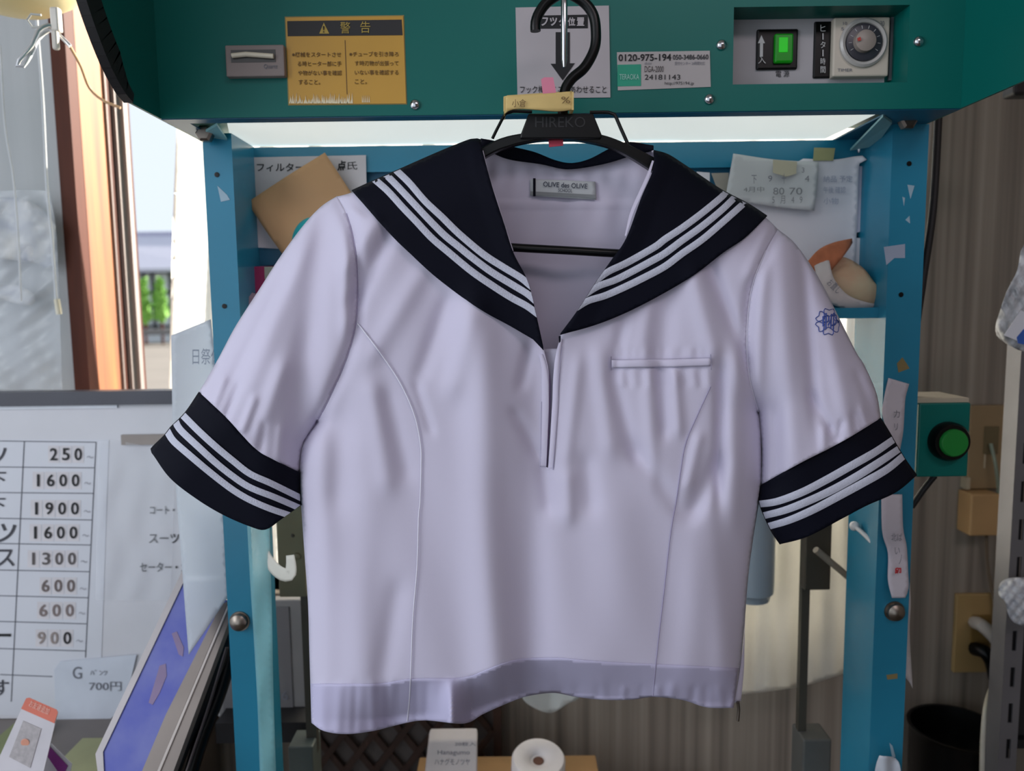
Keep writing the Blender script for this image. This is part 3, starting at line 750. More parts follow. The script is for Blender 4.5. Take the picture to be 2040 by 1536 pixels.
pbox(1935, 1226, 1972, 1300, WY - 0.013, 0.005, 'socket', M('yellowed_dark', (140, 112, 60), 0.5), o3, 0.001)
p1 = thing('power_plug', at(1955, 1250, WY - 0.03), 'white plug in the yellowed double socket', 'plug')
tubepx('plug_body', [(1942, 1240, WY - 0.014), (1956, 1246, WY - 0.04), (1980, 1268, WY - 0.05), (1996, 1290, WY - 0.05)], 13, WY, M('white_plug', (200, 194, 186), 0.5), p1)
tubepx('cord', [(1992, 1285, WY - 0.05), (1986, 1340, 1.36), (1966, 1400, 1.26), (1958, 1480, 1.238), (1956, 1620, 1.238)], 4.5, WY, M('ivory_cord', (196, 190, 176), 0.5), p1)
p2 = thing('power_plug', at(1958, 1305, WY - 0.03), 'black plug in the yellowed double socket', 'plug')
tubepx('plug_body', [(1940, 1292, WY - 0.014), (1960, 1298, WY - 0.035), (1976, 1318, WY - 0.04), (1984, 1352, WY - 0.04)], 14, WY, black, p2)
tubepx('cord', [(1982, 1340, WY - 0.04), (1976, 1390, WY - 0.03), (1962, 1450, WY - 0.02), (1944, 1480, WY - 0.02)], 3, WY, M('grey_cord', (84, 90, 92), 0.5), p2)

up = thing('shelf_upright', at(2000, 1536, 1.2), 'grey slotted steel shelf upright at the wall', 'upright')
ux0 = at(2012, 1100, 1.2).x; ux1 = ux0 + 0.030
gal = M('galvanised_grey', (128, 126, 130), 0.45, 0.5, var=0.08)
ub = B(); zt_ = at(2020, 560, 1.2).z; pitch = 0.062; zz = 0.0; sx0, sx1 = ux0 + 0.012, ux0 + 0.0195
ub.box(ux0, sx0, 1.2, 1.203, 0, zt_); ub.box(sx1, ux1, 1.2, 1.203, 0, zt_)
off = at(2020, 905, 1.2).z % pitch
z = off - pitch
while z < zt_:
    ub.box(sx0, sx1, 1.2, 1.203, max(0, z + 0.018), min(zt_, z + pitch - 0.016)); z += pitch
ub.box(ux0, ux0 + 0.003, 1.203, 1.235, 0, zt_)
ub.done('slotted_bar', gal, up)
B().box(sx0 - 0.001, sx1 + 0.001, 1.206, 1.21, 0, zt_).done('slot_backing', rubber, up)
tag(B().prism([(ux0 + 0.024, 1.214, 0.621), (ux1 + 0.054, 1.335, 0.621), (1.18, 1.335, 0.621), (1.18, 1.214, 0.621)], (0, 0, at(2030, 1250, 1.22).z - 0.621)).done('dark_area_block', M('dark_area_black', (26, 24, 26), 0.8), None, bevel=0.004), 'added black block standing in for the dark area behind the slotted shelf upright', 'box')  # black block added to fill the dark area beside the upright
B().prism([(ux0 + 0.02, 1.206, 0.605), (ux1 + 0.05, 1.34, 0.605), (1.2, 1.34, 0.605), (1.2, 1.206, 0.605)], (0, 0, 0.015)).done('shelf_board', rubber, up)
# bag hanging at the edge
bg = thing('plastic_bag', at(2020, 690, 1.1), 'clear bag of grey fluff with a white and blue label, hanging by the wall edge', 'bag')
cloth('bag_body', loop([(2046, 480), (2034, 500), (2026, 540), (2006, 580), (1992, 620), (1984, 648), (1986, 668), (2004, 684)], [(2004, 684), (2040, 700), (2090, 690)], [(2090, 690), (2110, 600), (2080, 500), (2046, 480)], step=8),
      lambda x, y: 1.12 - 0.035 * np.sqrt(np.clip(1 - ((x - 2050) / 75) ** 2 - ((y - 600) / 130) ** 2, 0, 1)) + 0.003 * np.sin(x / 4.0) * np.sin(y / 7.0), M('grey_fluff_film', (206, 206, 210), 0.3, rgb2=(120, 122, 126), scale=40, bump=0.4, bscale=90), bg, res=6)
flat('bag_label', [(2000, 668), (2034, 618), (2060, 630), (2030, 680)], 1.082, paper, bg)
flat('bag_stripe', [(2026, 672), (2040, 655), (2066, 662), (2060, 690), (2028, 684)], 1.081, M('blue_print', (50, 90, 170), 0.5), bg)
fb = tag(cloth('plastic_bundle', loop([(2060, 1150), (2010, 1152), (1992, 1164), (1990, 1185), (2003, 1200), (2008, 1222), (2020, 1240), (2050, 1250)], [(2050, 1250), (2090, 1200), (2060, 1150)], step=6),
      lambda x, y: 1.19 - 0.03 * np.sqrt(np.clip(1 - ((x - 2045) / 70) ** 2 - ((y - 1200) / 60) ** 2, 0, 1)) + 0.004 * np.sin(x / 3.5) * np.sin(y / 4.0), M('crumpled_white_film', (214, 214, 216), 0.4, rgb2=(150, 152, 160), scale=60, bump=0.4, bscale=80), None, res=5),
      'crumpled white plastic bundle tied to the slotted upright', 'plastic bag')
tag(pbox(2022, 128, 2100, 188, 1.15, 0.03, 'bracket', rubber, None, 0.004), 'small black bracket against the wall at the top corner', 'bracket')
dk = thing('waste_bin', at(1920, 1600, 1.3), 'black bin standing at the foot of the wall', 'bin')
cc = at(1925, 1466, 1.3)
B().lathe((cc.x, 1.33, 0.0), (0, 0, 1), [(0.065, 0), (0.07, 0.02), (0.078, cc.z - 0.01), (0.082, cc.z), (0.076, cc.z), (0.07, cc.z - 0.05)], 36).done('bin_body', black, dk, True)
clp = thing('paper_slip', at(1770, 1530, 0.98), 'crumpled white slip at the foot of the right post', 'paper')
cloth('slip', loop([(1752, 1505), (1790, 1518), (1798, 1600)], [(1798, 1600), (1735, 1600)], [(1735, 1600), (1744, 1530), (1752, 1505)], step=8), lambda x, y: 0.985 + 0.004 * np.sin(x / 6.0), M('slip_paper', (190, 196, 206), 0.8), clp, res=8)

# ================================================================ LOWER MIDDLE
# low bench carrying the box
bzt = at(1010, 1512, 1.22).z - 0.16
be = thing('low_bench', (0.0, 1.28, 0.0), 'low dark wooden bench under the cardboard box', 'bench')
B().box(-0.30, 0.36, 1.14, 1.395, bzt - 0.03, bzt).done('bench_top', dkwood, be)
for x in (-0.28, 0.32):
    for y in (1.15, 1.36):
        B().box(x, x + 0.03, y, y + 0.03, 0, bzt - 0.03).done('leg', dkwood, be)
bx = thing('cardboard_box', at(1010, 1600, 1.25), 'brown cardboard box under the blouse hem', 'box')
zb_ = at(1010, 1506, 1.34).z
xa = at(836, 1508, 1.34).x; xb = at(1186, 1508, 1.34).x
B().box(xa, xb, 1.15, 1.34, bzt, zb_).done('box_body', M('corrugated_brown', (176, 138, 94), 0.8, var=0.08), bx, bevel=0.002)
pk2 = thing('tissue_packet', at(900, 1560, 1.2), 'white packet with grey lettering on the cardboard box', 'packet')
S2 = (at(900, 1476, 1.25), Vector((0, 1, -0.45)).normalized())
P = [at(x, y, S2) for x, y in ((854, 1476), (951, 1475), (950, 1600), (840, 1600))]
B().prism(P, (0, 0.02, 0.012)).done('packet_body', M('packet_white', (200, 192, 190), 0.6), pk2, bevel=0.003)
text('lettering', 'Hanagumo', (872, 1494, 936, 1506), S2, ink_soft, pk2); text('lettering', 'ハナグモノツヤ', (866, 1511, 936, 1524), S2, ink_soft, pk2); text('lettering', '20枚入', (906, 1478, 948, 1486), S2, ink_soft, pk2)
ro = thing('tape_roll', at(1075, 1560, 1.2), 'white wrapped roll with a blue side standing on the cardboard box', 'roll')
rc_ = at(1073, 1509, 1.22); rad = 57 * 1.22 / FPX
axis = Vector((0.03, -0.22, 0.975)).normalized()
B().lathe(rc_ - axis * 0.065, axis, [(rad, 0), (rad, 0.060), (rad * 0.93, 0.065), (rad * 0.6, 0.066), (rad * 0.35, 0.062), (rad * 0.28, 0.058), (0.0005, 0.057)], 44).done('roll_body', M('wrapped_white', (214, 208, 208), 0.5, bump=0.5, bscale=60), ro, True)
B().lathe(rc_ - axis * 0.06, axis, [(rad * 1.012, 0), (rad * 1.012, 0.035), (rad * 1.0, 0.035)], 44).done('roll_band', M('blue_band', (50, 66, 140), 0.5), ro, True)
B().lathe(rc_ - axis * 0.008, axis, [(rad * 0.22, 0), (rad * 0.18, 0.002), (0.0005, 0.0025)], 24).done('roll_core', M('brown_core', (96, 62, 48), 0.8), ro, True)
# lattice panel against the wall
la = thing('lattice_panel', at(810, 1600, 1.42), 'dark brown diamond lattice panel against the wall under the hem', 'lattice')
lx0 = at(600, 1480, 1.42).x; lx1 = at(1000, 1480, 1.42).x; lz1 = at(800, 1385, 1.42).z; lz0 = 0.30
lat = M('dark_lattice', (66, 44, 34), 0.6, var=0.15, scale=20)
B().box(lx1 - 0.016, lx1, 1.405, 1.43, lz0, lz1).done('frame_rail', lat, la)
B().box(lx0, lx0 + 0.016, 1.405, 1.43, lz0, lz1).done('frame_rail', lat, la)
B().box(lx0, lx1, 1.405, 1.43, lz1 - 0.016, lz1).done('frame_rail', lat, la)
g = B(); sp = 0.058
def clipseg(x0, z0, dx, dz):
    # clip an infinite diagonal to the panel
    ts = []
    t0, t1 = -10, 10
    for p, d, lo, hi in ((x0, dx, lx0, lx1 - 0.016), (z0, dz, lz0, lz1 - 0.016)):
        a_, b2 = (lo - p) / d, (hi - p) / d
        t0 = max(t0, min(a_, b2)); t1 = min(t1, max(a_, b2))
    return (t0, t1) if t1 > t0 else None
for k in range(-16, 18):
    for s in (1, -1):
        x0 = lx1 - 0.02 + k * sp; r_ = clipseg(x0, lz1, 0.6 * s, -0.8)
        if r_:
            p = Vector((x0 + 0.6 * s * r_[0], 1.415 + 0.003 * s, lz1 - 0.8 * r_[0])); q = Vector((x0 + 0.6 * s * r_[1], 1.415 + 0.003 * s, lz1 - 0.8 * r_[1]))
            n_ = Vector((0.8, 0, 0.6 * s)) * 0.006
            g.prism([p - n_, p + n_, q + n_, q - n_], (0, 0.004, 0))
g.done('lattice_slats', lat, la)
B().box(lx0, lx1, 1.432, 1.436, lz0, lz1).done('backing', M('grey_backing', (96, 88, 84), 0.8), la)

# ================================================================ LEFT SIDE: counter, price board, display frame
czt = at(200, 1436, 1.26).z
co = thing('counter', (-0.95, 1.2, 0.0), 'grey counter top carrying the price board', 'counter')
B().box(-1.7, -0.56, 0.98, WY - 0.02, czt - 0.03, czt).done('counter_top', M('counter_laminate', (112, 104, 100), 0.4, var=0.1), co)
B().box(-1.7, -0.58, 1.05, WY - 0.03, 0, czt - 0.03).done('counter_body', M('counter_side', (80, 70, 64), 0.6), co)
PB = 1.27
pbz0 = czt + 0.001; whit = M('board_white', (206, 206, 212), 0.45, var=0.03, coat=0.3)
pb = thing('price_board', at(170, 1436, PB), 'white price list board with a dark grey top rail', 'price board')
zt_ = at(170, 806, PB).z; X0 = at(-160, 1000, PB).x; X1 = at(435, 1000, PB).x
B().box(X0, X1, PB, PB + 0.012, pbz0, zt_).done('board', whit, pb)
B().box(X0, X1, PB - 0.010, PB + 0.02, zt_, at(170, 779, PB).z).done('top_rail', M('charcoal_rail', (66, 66, 76), 0.4), pb)
B().box(X0, at(235, 812, PB).x, PB - 0.003, PB, at(100, 814, PB).z, at(100, 808, PB).z).done('white_bead', M('bead_white', (232, 236, 244), 0.3), pb)
pbox(241, 866, 352, 886, PB - 0.006, 0.006, 'slot_bar', M('taupe_bar', (150, 140, 134), 0.5), pb)
ln = M('grey_rule', (96, 98, 108), 0.7)
lines = B()
def seg(x0, y0, x1, y1, w=1.6):
    d = Vector((x1 - x0, y1 - y0)).normalized(); n_ = Vector((-d.y, d.x)) * w / 2
    lines.prism([at(x0 + n_.x, y0 + n_.y, PB - 0.0015), at(x1 + n_.x, y1 + n_.y, PB - 0.0015), at(x1 - n_.x, y1 - n_.y, PB - 0.0015), at(x0 - n_.x, y0 - n_.y, PB - 0.0015)], (0, 0.0005, 0))
sheet = flat('price_sheet', [(-60, 876), (217, 876), (198, 1428), (-60, 1424)], PB - 0.0008, M('sheet_white', (208, 210, 218), 0.35, var=0.02), pb)
ys = [(879, 881), (931, 932), (982, 983), (1033, 1036), (1083, 1086), (1136, 1139), (1187, 1191), (1238, 1243), (1292, 1297)]
xr = lambda y: 191 - (y - 880) * 0.0475
for a_, b2 in ys: seg(-40, a_ - 1, xr(a_), b2)
seg(0, 1344, 104, 1348)
seg(191, 881, 170, 1310); seg(48, 880, 22, 1398)
lines.done('ruled_lines', ln, sheet)
prices = [('250', 905, 95, 168, ink), ('1600', 957, 64, 163, ink), ('1900', 1013, 60, 162, ink), ('1600', 1061, 58, 159, ink), ('1300', 1113, 54, 156, M('ink_faded', (90, 84, 84), 0.7)),
          ('600', 1167, 78, 154, M('ink_faded2', (110, 98, 96), 0.7)), ('600', 1216, 73, 152, M('ink_faded3', (128, 114, 112), 0.7)), ('900', 1271, 70, 147, M('ink_faded4', (150, 138, 134), 0.7))]
pat = M('number_chip', (214, 210, 214), 0.6)
for s, y, xa_, xb_, mm in prices:
    n_ = len(s); w_ = (xb_ - xa_) / n_
    for k, ch in enumerate(s):
        x = xa_ + w_ * (k + 0.5)
        flat('number_chip', [(x - w_ * 0.46, y - 17), (x + w_ * 0.46, y - 16.5), (x + w_ * 0.45, y + 17.5), (x - w_ * 0.47, y + 17)], PB - 0.0012, pat, sheet, 0.0001)
        wf_ = 0.30 if ch != '1' else 0.10
        text('lettering', ch, (x - w_ * wf_, y - 12.5, x + w_ * wf_, y + 12), PB - 0.0018, ink if (s == '900' and k == 2) else mm, sheet, bold=0.0 if ch == '1' else 0.014)
    text('lettering', '〜', (xb_ + 5, y + 3, xb_ + 18, y + 8), PB - 0.0012, M('faint_grey', (160, 160, 168), 0.7), sheet)
for s, q in (('ツ', (-24, 890, 13, 925)), ('下', (-22, 940, 12, 970)), ('下', (-24, 992, 11, 1020)), ('ツ', (-14, 1043, 33, 1080)), ('ス', (-5, 1094, 29, 1128)), ('す', (-12, 1354, 18, 1386))):
    text('lettering', s, q, PB - 0.0012, M('ink_mid', (66, 66, 74), 0.7), sheet, bold=0.01)
text('lettering', 'ー', (-30, 1262, 22, 1268), PB - 0.0012, ink, sheet, bold=0.02)
for s, q in (('コート・ハ', (299, 1008, 366, 1024)), ('スーツ ：', (297, 1063, 372, 1082)), ('セーター・カ', (279, 1120, 374, 1139))):
    text('lettering', s, q, PB - 0.001, ink, pb, bold=0.01)
# glossy vinyl pocket over the board
cloth('vinyl_pocket', loop([(196, 880), (228, 876)], [(228, 876), (350, 900)], [(350, 900), (340, 1196)], [(340, 1196), (190, 1196)], [(190, 1196), (196, 880)], step=14),
      lambda x, y: PB - 0.006 + 0.0022 * np.sin(x / 9.0 + np.sin(y / 31.0)) + 0.0016 * np.sin(y / 25.0 + x / 13.0), M('clear_vinyl', (235, 238, 245), 0.08, alpha=0.16, var=0.02), pb, res=7, solid=0)
ns = flat('small_note', [(108, 1334), (120, 1318), (272, 1304), (250, 1400), (215, 1438), (111, 1436)], PB - 0.0035, M('pale_blue_note', (206, 212, 224), 0.6), None)
ns.name = 'paper_note'; tag(ns, 'pale blue handwritten note at the bottom of the price board', 'note')
text('lettering', 'G', (145, 1328, 163, 1352), PB - 0.0038, ink_soft, ns); text('lettering', 'ﾊﾟﾝﾂ', (180, 1334, 214, 1345), PB - 0.0038, ink_soft, ns); text('lettering', '700円', (178, 1358, 242, 1376), PB - 0.0038, ink_soft, ns)
# desk things in the corner
tag(B().box(at(105, 1500, 1.12).x, at(215, 1500, 1.12).x, 1.06, 1.20, czt, czt + 0.004).done('notepad', M('olive_pad', (156, 158, 120), 0.7), None), 'olive green pad lying on the counter beside the display frame', 'notepad')
tag(B().box(at(-40, 1500, 1.15).x, at(40, 1500, 1.15).x, 1.12, 1.24, czt, czt + 0.012).done('booklet', M('green_booklet', (130, 138, 96), 0.7), None), 'green booklet lying on the counter behind the orange headed card', 'booklet')
def leaning(name, label, pts, Yc, lean, mats, cat):
    cx = sum(p[0] for p in pts) / 4; cy = sum(p[1] for p in pts) / 4
    S = (at(cx, cy, Yc), Vector((0, 1, lean)).normalized())
    root = thing(name, at(cx, cy + 60, Yc), label, cat)
    return root, S
r1, S1 = leaning('information_card', 'white card with an orange header strip standing on the counter corner', [(52, 1392), (115, 1418), (70, 1540), (0, 1520)], 1.0, -0.2, None, 'card')
flat('card_sheet', [(52, 1392), (115, 1418), (72, 1600), (-30, 1600), (-5, 1516)], S1, M('card_stock', (214, 210, 216), 0.6), r1, 0.0015)
flat('header_strip', [(52, 1391), (58, 1390), (113, 1414), (115, 1420), (108, 1441), (42, 1412)], (S1[0] - Vector((0, 0.0012, 0)), S1[1]), M('orange_print', (222, 120, 98), 0.5), r1, 0.0005)
text('lettering', 'お友達追加', (58, 1402, 100, 1416), (S1[0] - Vector((0, 0.0014, 0)), S1[1]), M('pale_orange_print', (238, 190, 176), 0.6), r1, angle=0.42)
flat('printed_block', [(46, 1436), (82, 1452), (60, 1530), (18, 1508)], (S1[0] - Vector((0, 0.0008, 0)), S1[1]), M('pale_grey_print', (186, 180, 182), 0.7, var=0.12, scale=160), r1, 0.0003)
cdot = at(50, 1480, (S1[0] - Vector((0, 0.0012, 0)), S1[1]))
B().lathe(cdot, (0, -1, 0), [(0.006, 0), (0.005, 0.0003)], 20).done('orange_dot', M('orange_print2', (226, 160, 136), 0.6), r1)
r2, S2_ = leaning('information_card', 'grey white card with a purple strip behind the orange headed card', [(90, 1474), (142, 1524), (120, 1560), (70, 1540)], 1.03, -0.2, None, 'card')
flat('card_sheet', [(92, 1472), (143, 1522), (128, 1600), (55, 1600), (70, 1540)], S2_, M('card_grey', (190, 190, 196), 0.6), r2, 0.0012)
flat('header_strip', [(88, 1476), (135, 1526), (124, 1550), (84, 1492)], (S2_[0] - Vector((0, 0.0012, 0)), S2_[1]), M('purple_print', (120, 30, 120), 0.5), r2, 0.0004)

# leaning blue display board
A = at(372, 1128, 1.10); Bp = at(462, 1178, 1.08); Cc = at(190, 1506, 0.97)
nrm = (Bp - A).cross(Cc - A).normalized()
if nrm.y < 0: nrm = -nrm
SD = (A, nrm)
db = thing('display_board', at(300, 1536, 1.0), 'leaning display board with a blue picture in a silver frame', 'board')
ext = nrm * 0.012
def dpoly(pts, nm, mm, lift=0.0, th=0.004):
    S = (A - nrm * lift, nrm)
    return B().prism([at(x, y, S) for x, y in pts], nrm * th).done(nm, mm, db)
dpoly([(366, 1143), (452, 1196), (330, 1440), (262, 1600), (206, 1600), (196, 1500)], 'picture', M('blue_picture', (40, 56, 168), 0.4, rgb2=(96, 104, 176), scale=14, var=0.2), 0.0, 0.004)
dpoly([(364, 1134), (373, 1130), (369, 1152), (205, 1498), (210, 1600), (202, 1600), (190, 1502)], 'silver_frame_edge', M('brushed_silver', (160, 154, 156), 0.4, 0.3), 0.002, 0.003)
dpoly([(440, 1205), (456, 1196), (286, 1600), (256, 1600), (330, 1424)], 'frame_inner_rail', M('taupe_rail', (128, 118, 112), 0.4, 0.3), 0.004, 0.012)
dpoly([(453, 1206), (458, 1203), (292, 1600), (286, 1600)], 'frame_highlight', M('pale_rail', (196, 186, 180), 0.4), 0.005, 0.004)
dpoly([(458, 1203), (470, 1200), (322, 1600), (292, 1600)], 'frame_outer_rail', M('taupe_rail', (128, 118, 112), 0.4, 0.3), 0.003, 0.014)
mk = M('brown_smudge', (132, 112, 150), 0.5)
dpoly([(318, 1326), (330, 1322), (332, 1346), (318, 1380), (304, 1404), (296, 1400), (308, 1360)], 'printed_figure', mk, 0.0006, 0.001)
dpoly([(342, 1262), (352, 1258), (366, 1290), (364, 1308), (356, 1304)], 'printed_figure', mk, 0.0006, 0.001)
# black poles behind it
pl = thing('folded_stand', at(420, 1536, 1.06), 'folded black stand leaning behind the blue display board', 'stand')
tubepx('stand_leg', [(462, 1222, 1.13), (420, 1330, 1.10), (340, 1520, 1.05), (310, 1620, 1.03)], 26, 1.1, rubber, pl)
tubepx('stand_leg', [(470, 1260, 1.13), (440, 1370, 1.10), (398, 1480, 1.07), (360, 1610, 1.04)], 15, 1.1, black, pl)
tubepx('stand_highlight', [(452, 1290, 1.085), (415, 1410, 1.07), (372, 1536, 1.04), (350, 1600, 1.03)], 3.0, 1.08, M('grey_reflex', (96, 88, 88), 0.3, 0.5), pl)
# grey framed sign behind left post
gs = thing('framed_notice', at(560, 1440, 1.25), 'grey framed notice with a handwritten number behind the left post', 'notice')
pbox(430, 1196, 606, 1440, 1.25, 0.02, 'notice_frame', M('light_grey_frame', (126, 124, 124), 0.5), gs, 0.002)
pbox(440, 1210, 580, 1425, 1.248, 0.004, 'notice_sheet', M('dull_grey_sheet', (104, 102, 104), 0.6), gs)
text('lettering', '56', (546, 1376, 574, 1394), 1.2475, ink_soft, gs)
pbox(430, 1440, 620, 1480, 1.2, 0.12, 'notice_ledge', rubber, gs)
# hanging vinyl sheet with holiday notice
hv = cloth('vinyl_notice', loop([(341, 668), (420, 636)], [(420, 636), (432, 760), (446, 980), (456, 1186)], [(456, 1186), (420, 1240)], [(420, 1240), (376, 1304)], [(376, 1304), (371, 1240)], [(371, 1240), (362, 1120), (346, 900), (341, 668)], step=12),
           lambda x, y: 1.060 - 0.006 * np.sin((x - 340) / 36.0 + y / 210.0) - 0.07 * np.clip((y - 1150) / 154.0, 0, 1), M('milky_blue_vinyl', (216, 222, 230), 0.35, trans=0.45, var=0.03), None, res=9)
tag(hv, 'milky vinyl sheet with a holiday notice hanging beside the left post', 'notice')
text('lettering', '日祭休', (384, 694, 440, 726), 1.050, M('grey_print', (132, 142, 160), 0.6), hv)
vs = cloth('plastic_sheet', loop([(410, 1000), (425, 1190)], [(425, 1190), (470, 1190)], [(470, 1190), (466, 1000)], [(466, 1000), (410, 1000)], step=16), lambda x, y: 1.085 + 0 * x, M('white_film', (240, 238, 232), 0.5, trans=0.3), None, res=14)
tag(vs, 'plain white sheet between the milky vinyl notice and the left post', 'plastic sheet')

# clip, lamp shade and strings at the top corner
sd = thing('ceiling_lamp', at(40, 10, 1.15), 'cream plastic lamp shade at the top corner by the window', 'lamp')
sc_ = at(30, 14, 1.15)
B().lathe(sc_ + Vector((0, 0, 0.03)), (0, 0, -1), [(0.02, -0.03), (0.075, -0.02), (0.082, 0.0), (0.078, 0.012), (0.05, 0.03), (0.02, 0.036), (0.0005, 0.037)], 40).done('shade', M('cream_plastic', (206, 190, 140), 0.4), sd, True)
ch = thing('clip_hanger', at(100, 60, 1.1), 'white clip hanger with a bent chrome wire by the window jamb', 'hanger')
WLM = M('bright_wire', (225, 225, 228), 0.3, 0.6)
tubepx('wire_loop', [(118, 58, 1.1), (96, 50, 1.09), (76, 62, 1.08), (64, 90, 1.07), (38, 120, 1.06), (35, 132, 1.06), (46, 132, 1.06), (62, 108, 1.07), (76, 78, 1.09), (100, 60, 1.1), (120, 72, 1.1), (140, 92, 1.1)], 3.8, 1.1, WLM, ch)
tubepx('wire_ring', [(82, 30, 1.1), (62, 28, 1.1), (54, 40, 1.1), (64, 54, 1.1), (84, 54, 1.1)], 2.2, 1.1, M('clear_wire', (170, 170, 166), 0.3), ch)
pbox(98, 12, 116, 62, 1.09, 0.012, 'clip_body', M('clip_white', (214, 206, 196), 0.4), ch, 0.003)
pbox(101, 58, 114, 98, 1.088, 0.008, 'clip_jaw', _m['clip_white'], ch, 0.003)
strm = M('white_string', (206, 208, 212), 0.8)
s1 = thing('pull_cord', at(115, 620, 1.38), 'white pull cord with a small ivory toggle against the grey wall', 'cord')
tubepx('string', [(72, 20, 1.38), (76, 80, 1.38), (85, 200, 1.38), (94, 380, 1.38), (104, 480, 1.38), (112, 600, 1.38)], 2.6, 1.38, strm, s1)
tubepx('toggle', [(113, 596, 1.38), (118, 626, 1.38)], 5.5, 1.38, M('ivory_toggle', (214, 206, 184), 0.5), s1)
s2 = tag(tubepx('cord', [(0, 90, 1.38), (10, 250, 1.38), (26, 350, 1.38), (36, 470, 1.38), (42, 600, 1.38)], 1.8, 1.38, strm, None), 'thin plain white string hanging before the clear bag', 'cord')
w1 = tag(tubepx('wire', [(138, 90, 1.1), (160, 130, 1.15), (178, 175, 1.2), (205, 200, 1.2), (240, 215, 1.2)], 2.6, 1.2, M('tan_wire', (190, 150, 110), 0.6), None), 'tan wire sagging across the orange window jamb', 'wire')
pbg = thing('plastic_bag', at(60, 770, 1.40), 'clear glossy plastic bag hanging on the grey wall beside the window', 'bag')
cloth('bag_film', loop([(-60, 384), (60, 378), (98, 382)], [(98, 382), (112, 460), (118, 600), (124, 776)], [(124, 776), (-60, 776)], [(-60, 776), (-60, 384)], step=16),
      lambda x, y: 1.405 + 0.004 * np.sin(x / 15.0 + 2 * np.sin(y / 47.0)) + 0.003 * np.sin(y / 21.0 + x / 33.0) + 0.0018 * np.sin(y / 6.0 + x / 9.0), M('clear_bag_film', (225, 230, 238), 0.10, alpha=0.30, var=0.05, scale=40), pbg, res=8, solid=0)
cloth('paper_insert', loop([(-40, 392), (40, 396), (88, 420), (110, 450)], [(110, 450), (104, 530), (92, 534), (60, 522), (-40, 512)], [(-40, 512), (-40, 392)], step=10), lambda x, y: 1.412 + 0.003 * np.sin(x / 12.0), M('pale_insert', (214, 210, 204), 0.6, rgb2=(150, 156, 170), scale=22), pbg, res=9)
cloth('paper_insert', loop([(-40, 572), (30, 568), (68, 588), (64, 608), (30, 604), (10, 598), (-40, 596)], [(-40, 596), (-40, 572)], step=10), lambda x, y: 1.412 + 0.002 * np.sin(x / 9.0), _m['pale_insert'], pbg, res=9)

# ================================================================ THE BLOUSE
Y0 = 0.845
# silhouettes and seams (photograph pixels)
top_l = [(958, 279), (938, 278), (877, 302), (795, 338), (745, 360), (701, 380), (672, 391)]
out_l = [(672, 391), (640, 412), (606, 448), (560, 510), (515, 580), (470, 650), (438, 710), (412, 756), (397, 781)]
top_r = [(1302, 300), (1330, 308), (1362, 328), (1400, 354), (1440, 380), (1490, 406), (1527, 430), (1549, 457)]
out_r = [(1549, 457), (1578, 480), (1605, 514), (1634, 560), (1661, 613), (1704, 700), (1721, 727), (1745, 782), (1754, 833)]
seam_l = [(672, 391), (690, 425), (703, 470), (711, 530), (712, 600), (707, 655), (690, 715), (662, 780), (632, 840), (606, 880), (598, 915), (597, 941)]
seam_r = [(1549, 457), (1526, 499), (1502, 558), (1491, 616), (1488, 690), (1494, 756), (1511, 821), (1517, 893), (1516, 966)]
side_l = [(597, 941), (600, 1000), (607, 1100), (614, 1200), (617, 1300), (621, 1440)]
side_r = [(1516, 966), (1512, 997), (1500, 1072), (1490, 1150), (1482, 1250), (1474, 1330), (1461, 1408)]
hem = [(621, 1440), (645, 1456), (688, 1462), (743, 1456), (808, 1440), (850, 1435), (925, 1441), (961, 1423), (1003, 1404), (1042, 1389), (1075, 1382), (1108, 1380), (1148, 1388),
       (1206, 1394), (1262, 1393), (1301, 1388), (1359, 1394), (1408, 1409), (1461, 1410)]
neck_l = [(958, 279), (961, 299), (981, 374), (1004, 445), (1023, 504), (1052, 562), (1069, 631), (1082, 690)]
neck_r = [(1117, 664), (1151, 618), (1187, 562), (1219, 517), (1248, 474), (1278, 393), (1302, 335), (1302, 300)]
slit_l = [(1082, 690), (1088, 715), (1093, 741), (1094, 805), (1091, 878), (1088, 930)]
slit_r = [(1092, 932), (1098, 880), (1101, 805), (1103, 746), (1108, 702), (1114, 680), (1117, 664)]
under_l = [(632, 840), (606, 880), (598, 915)] + side_l
under_r = [(1511, 821), (1517, 893)] + side_r

def c2(p): return cr(p, 8.0)
SIL = [c2(top_l), c2(out_l), c2(top_r), c2(out_r), c2(under_l), c2(under_r)]
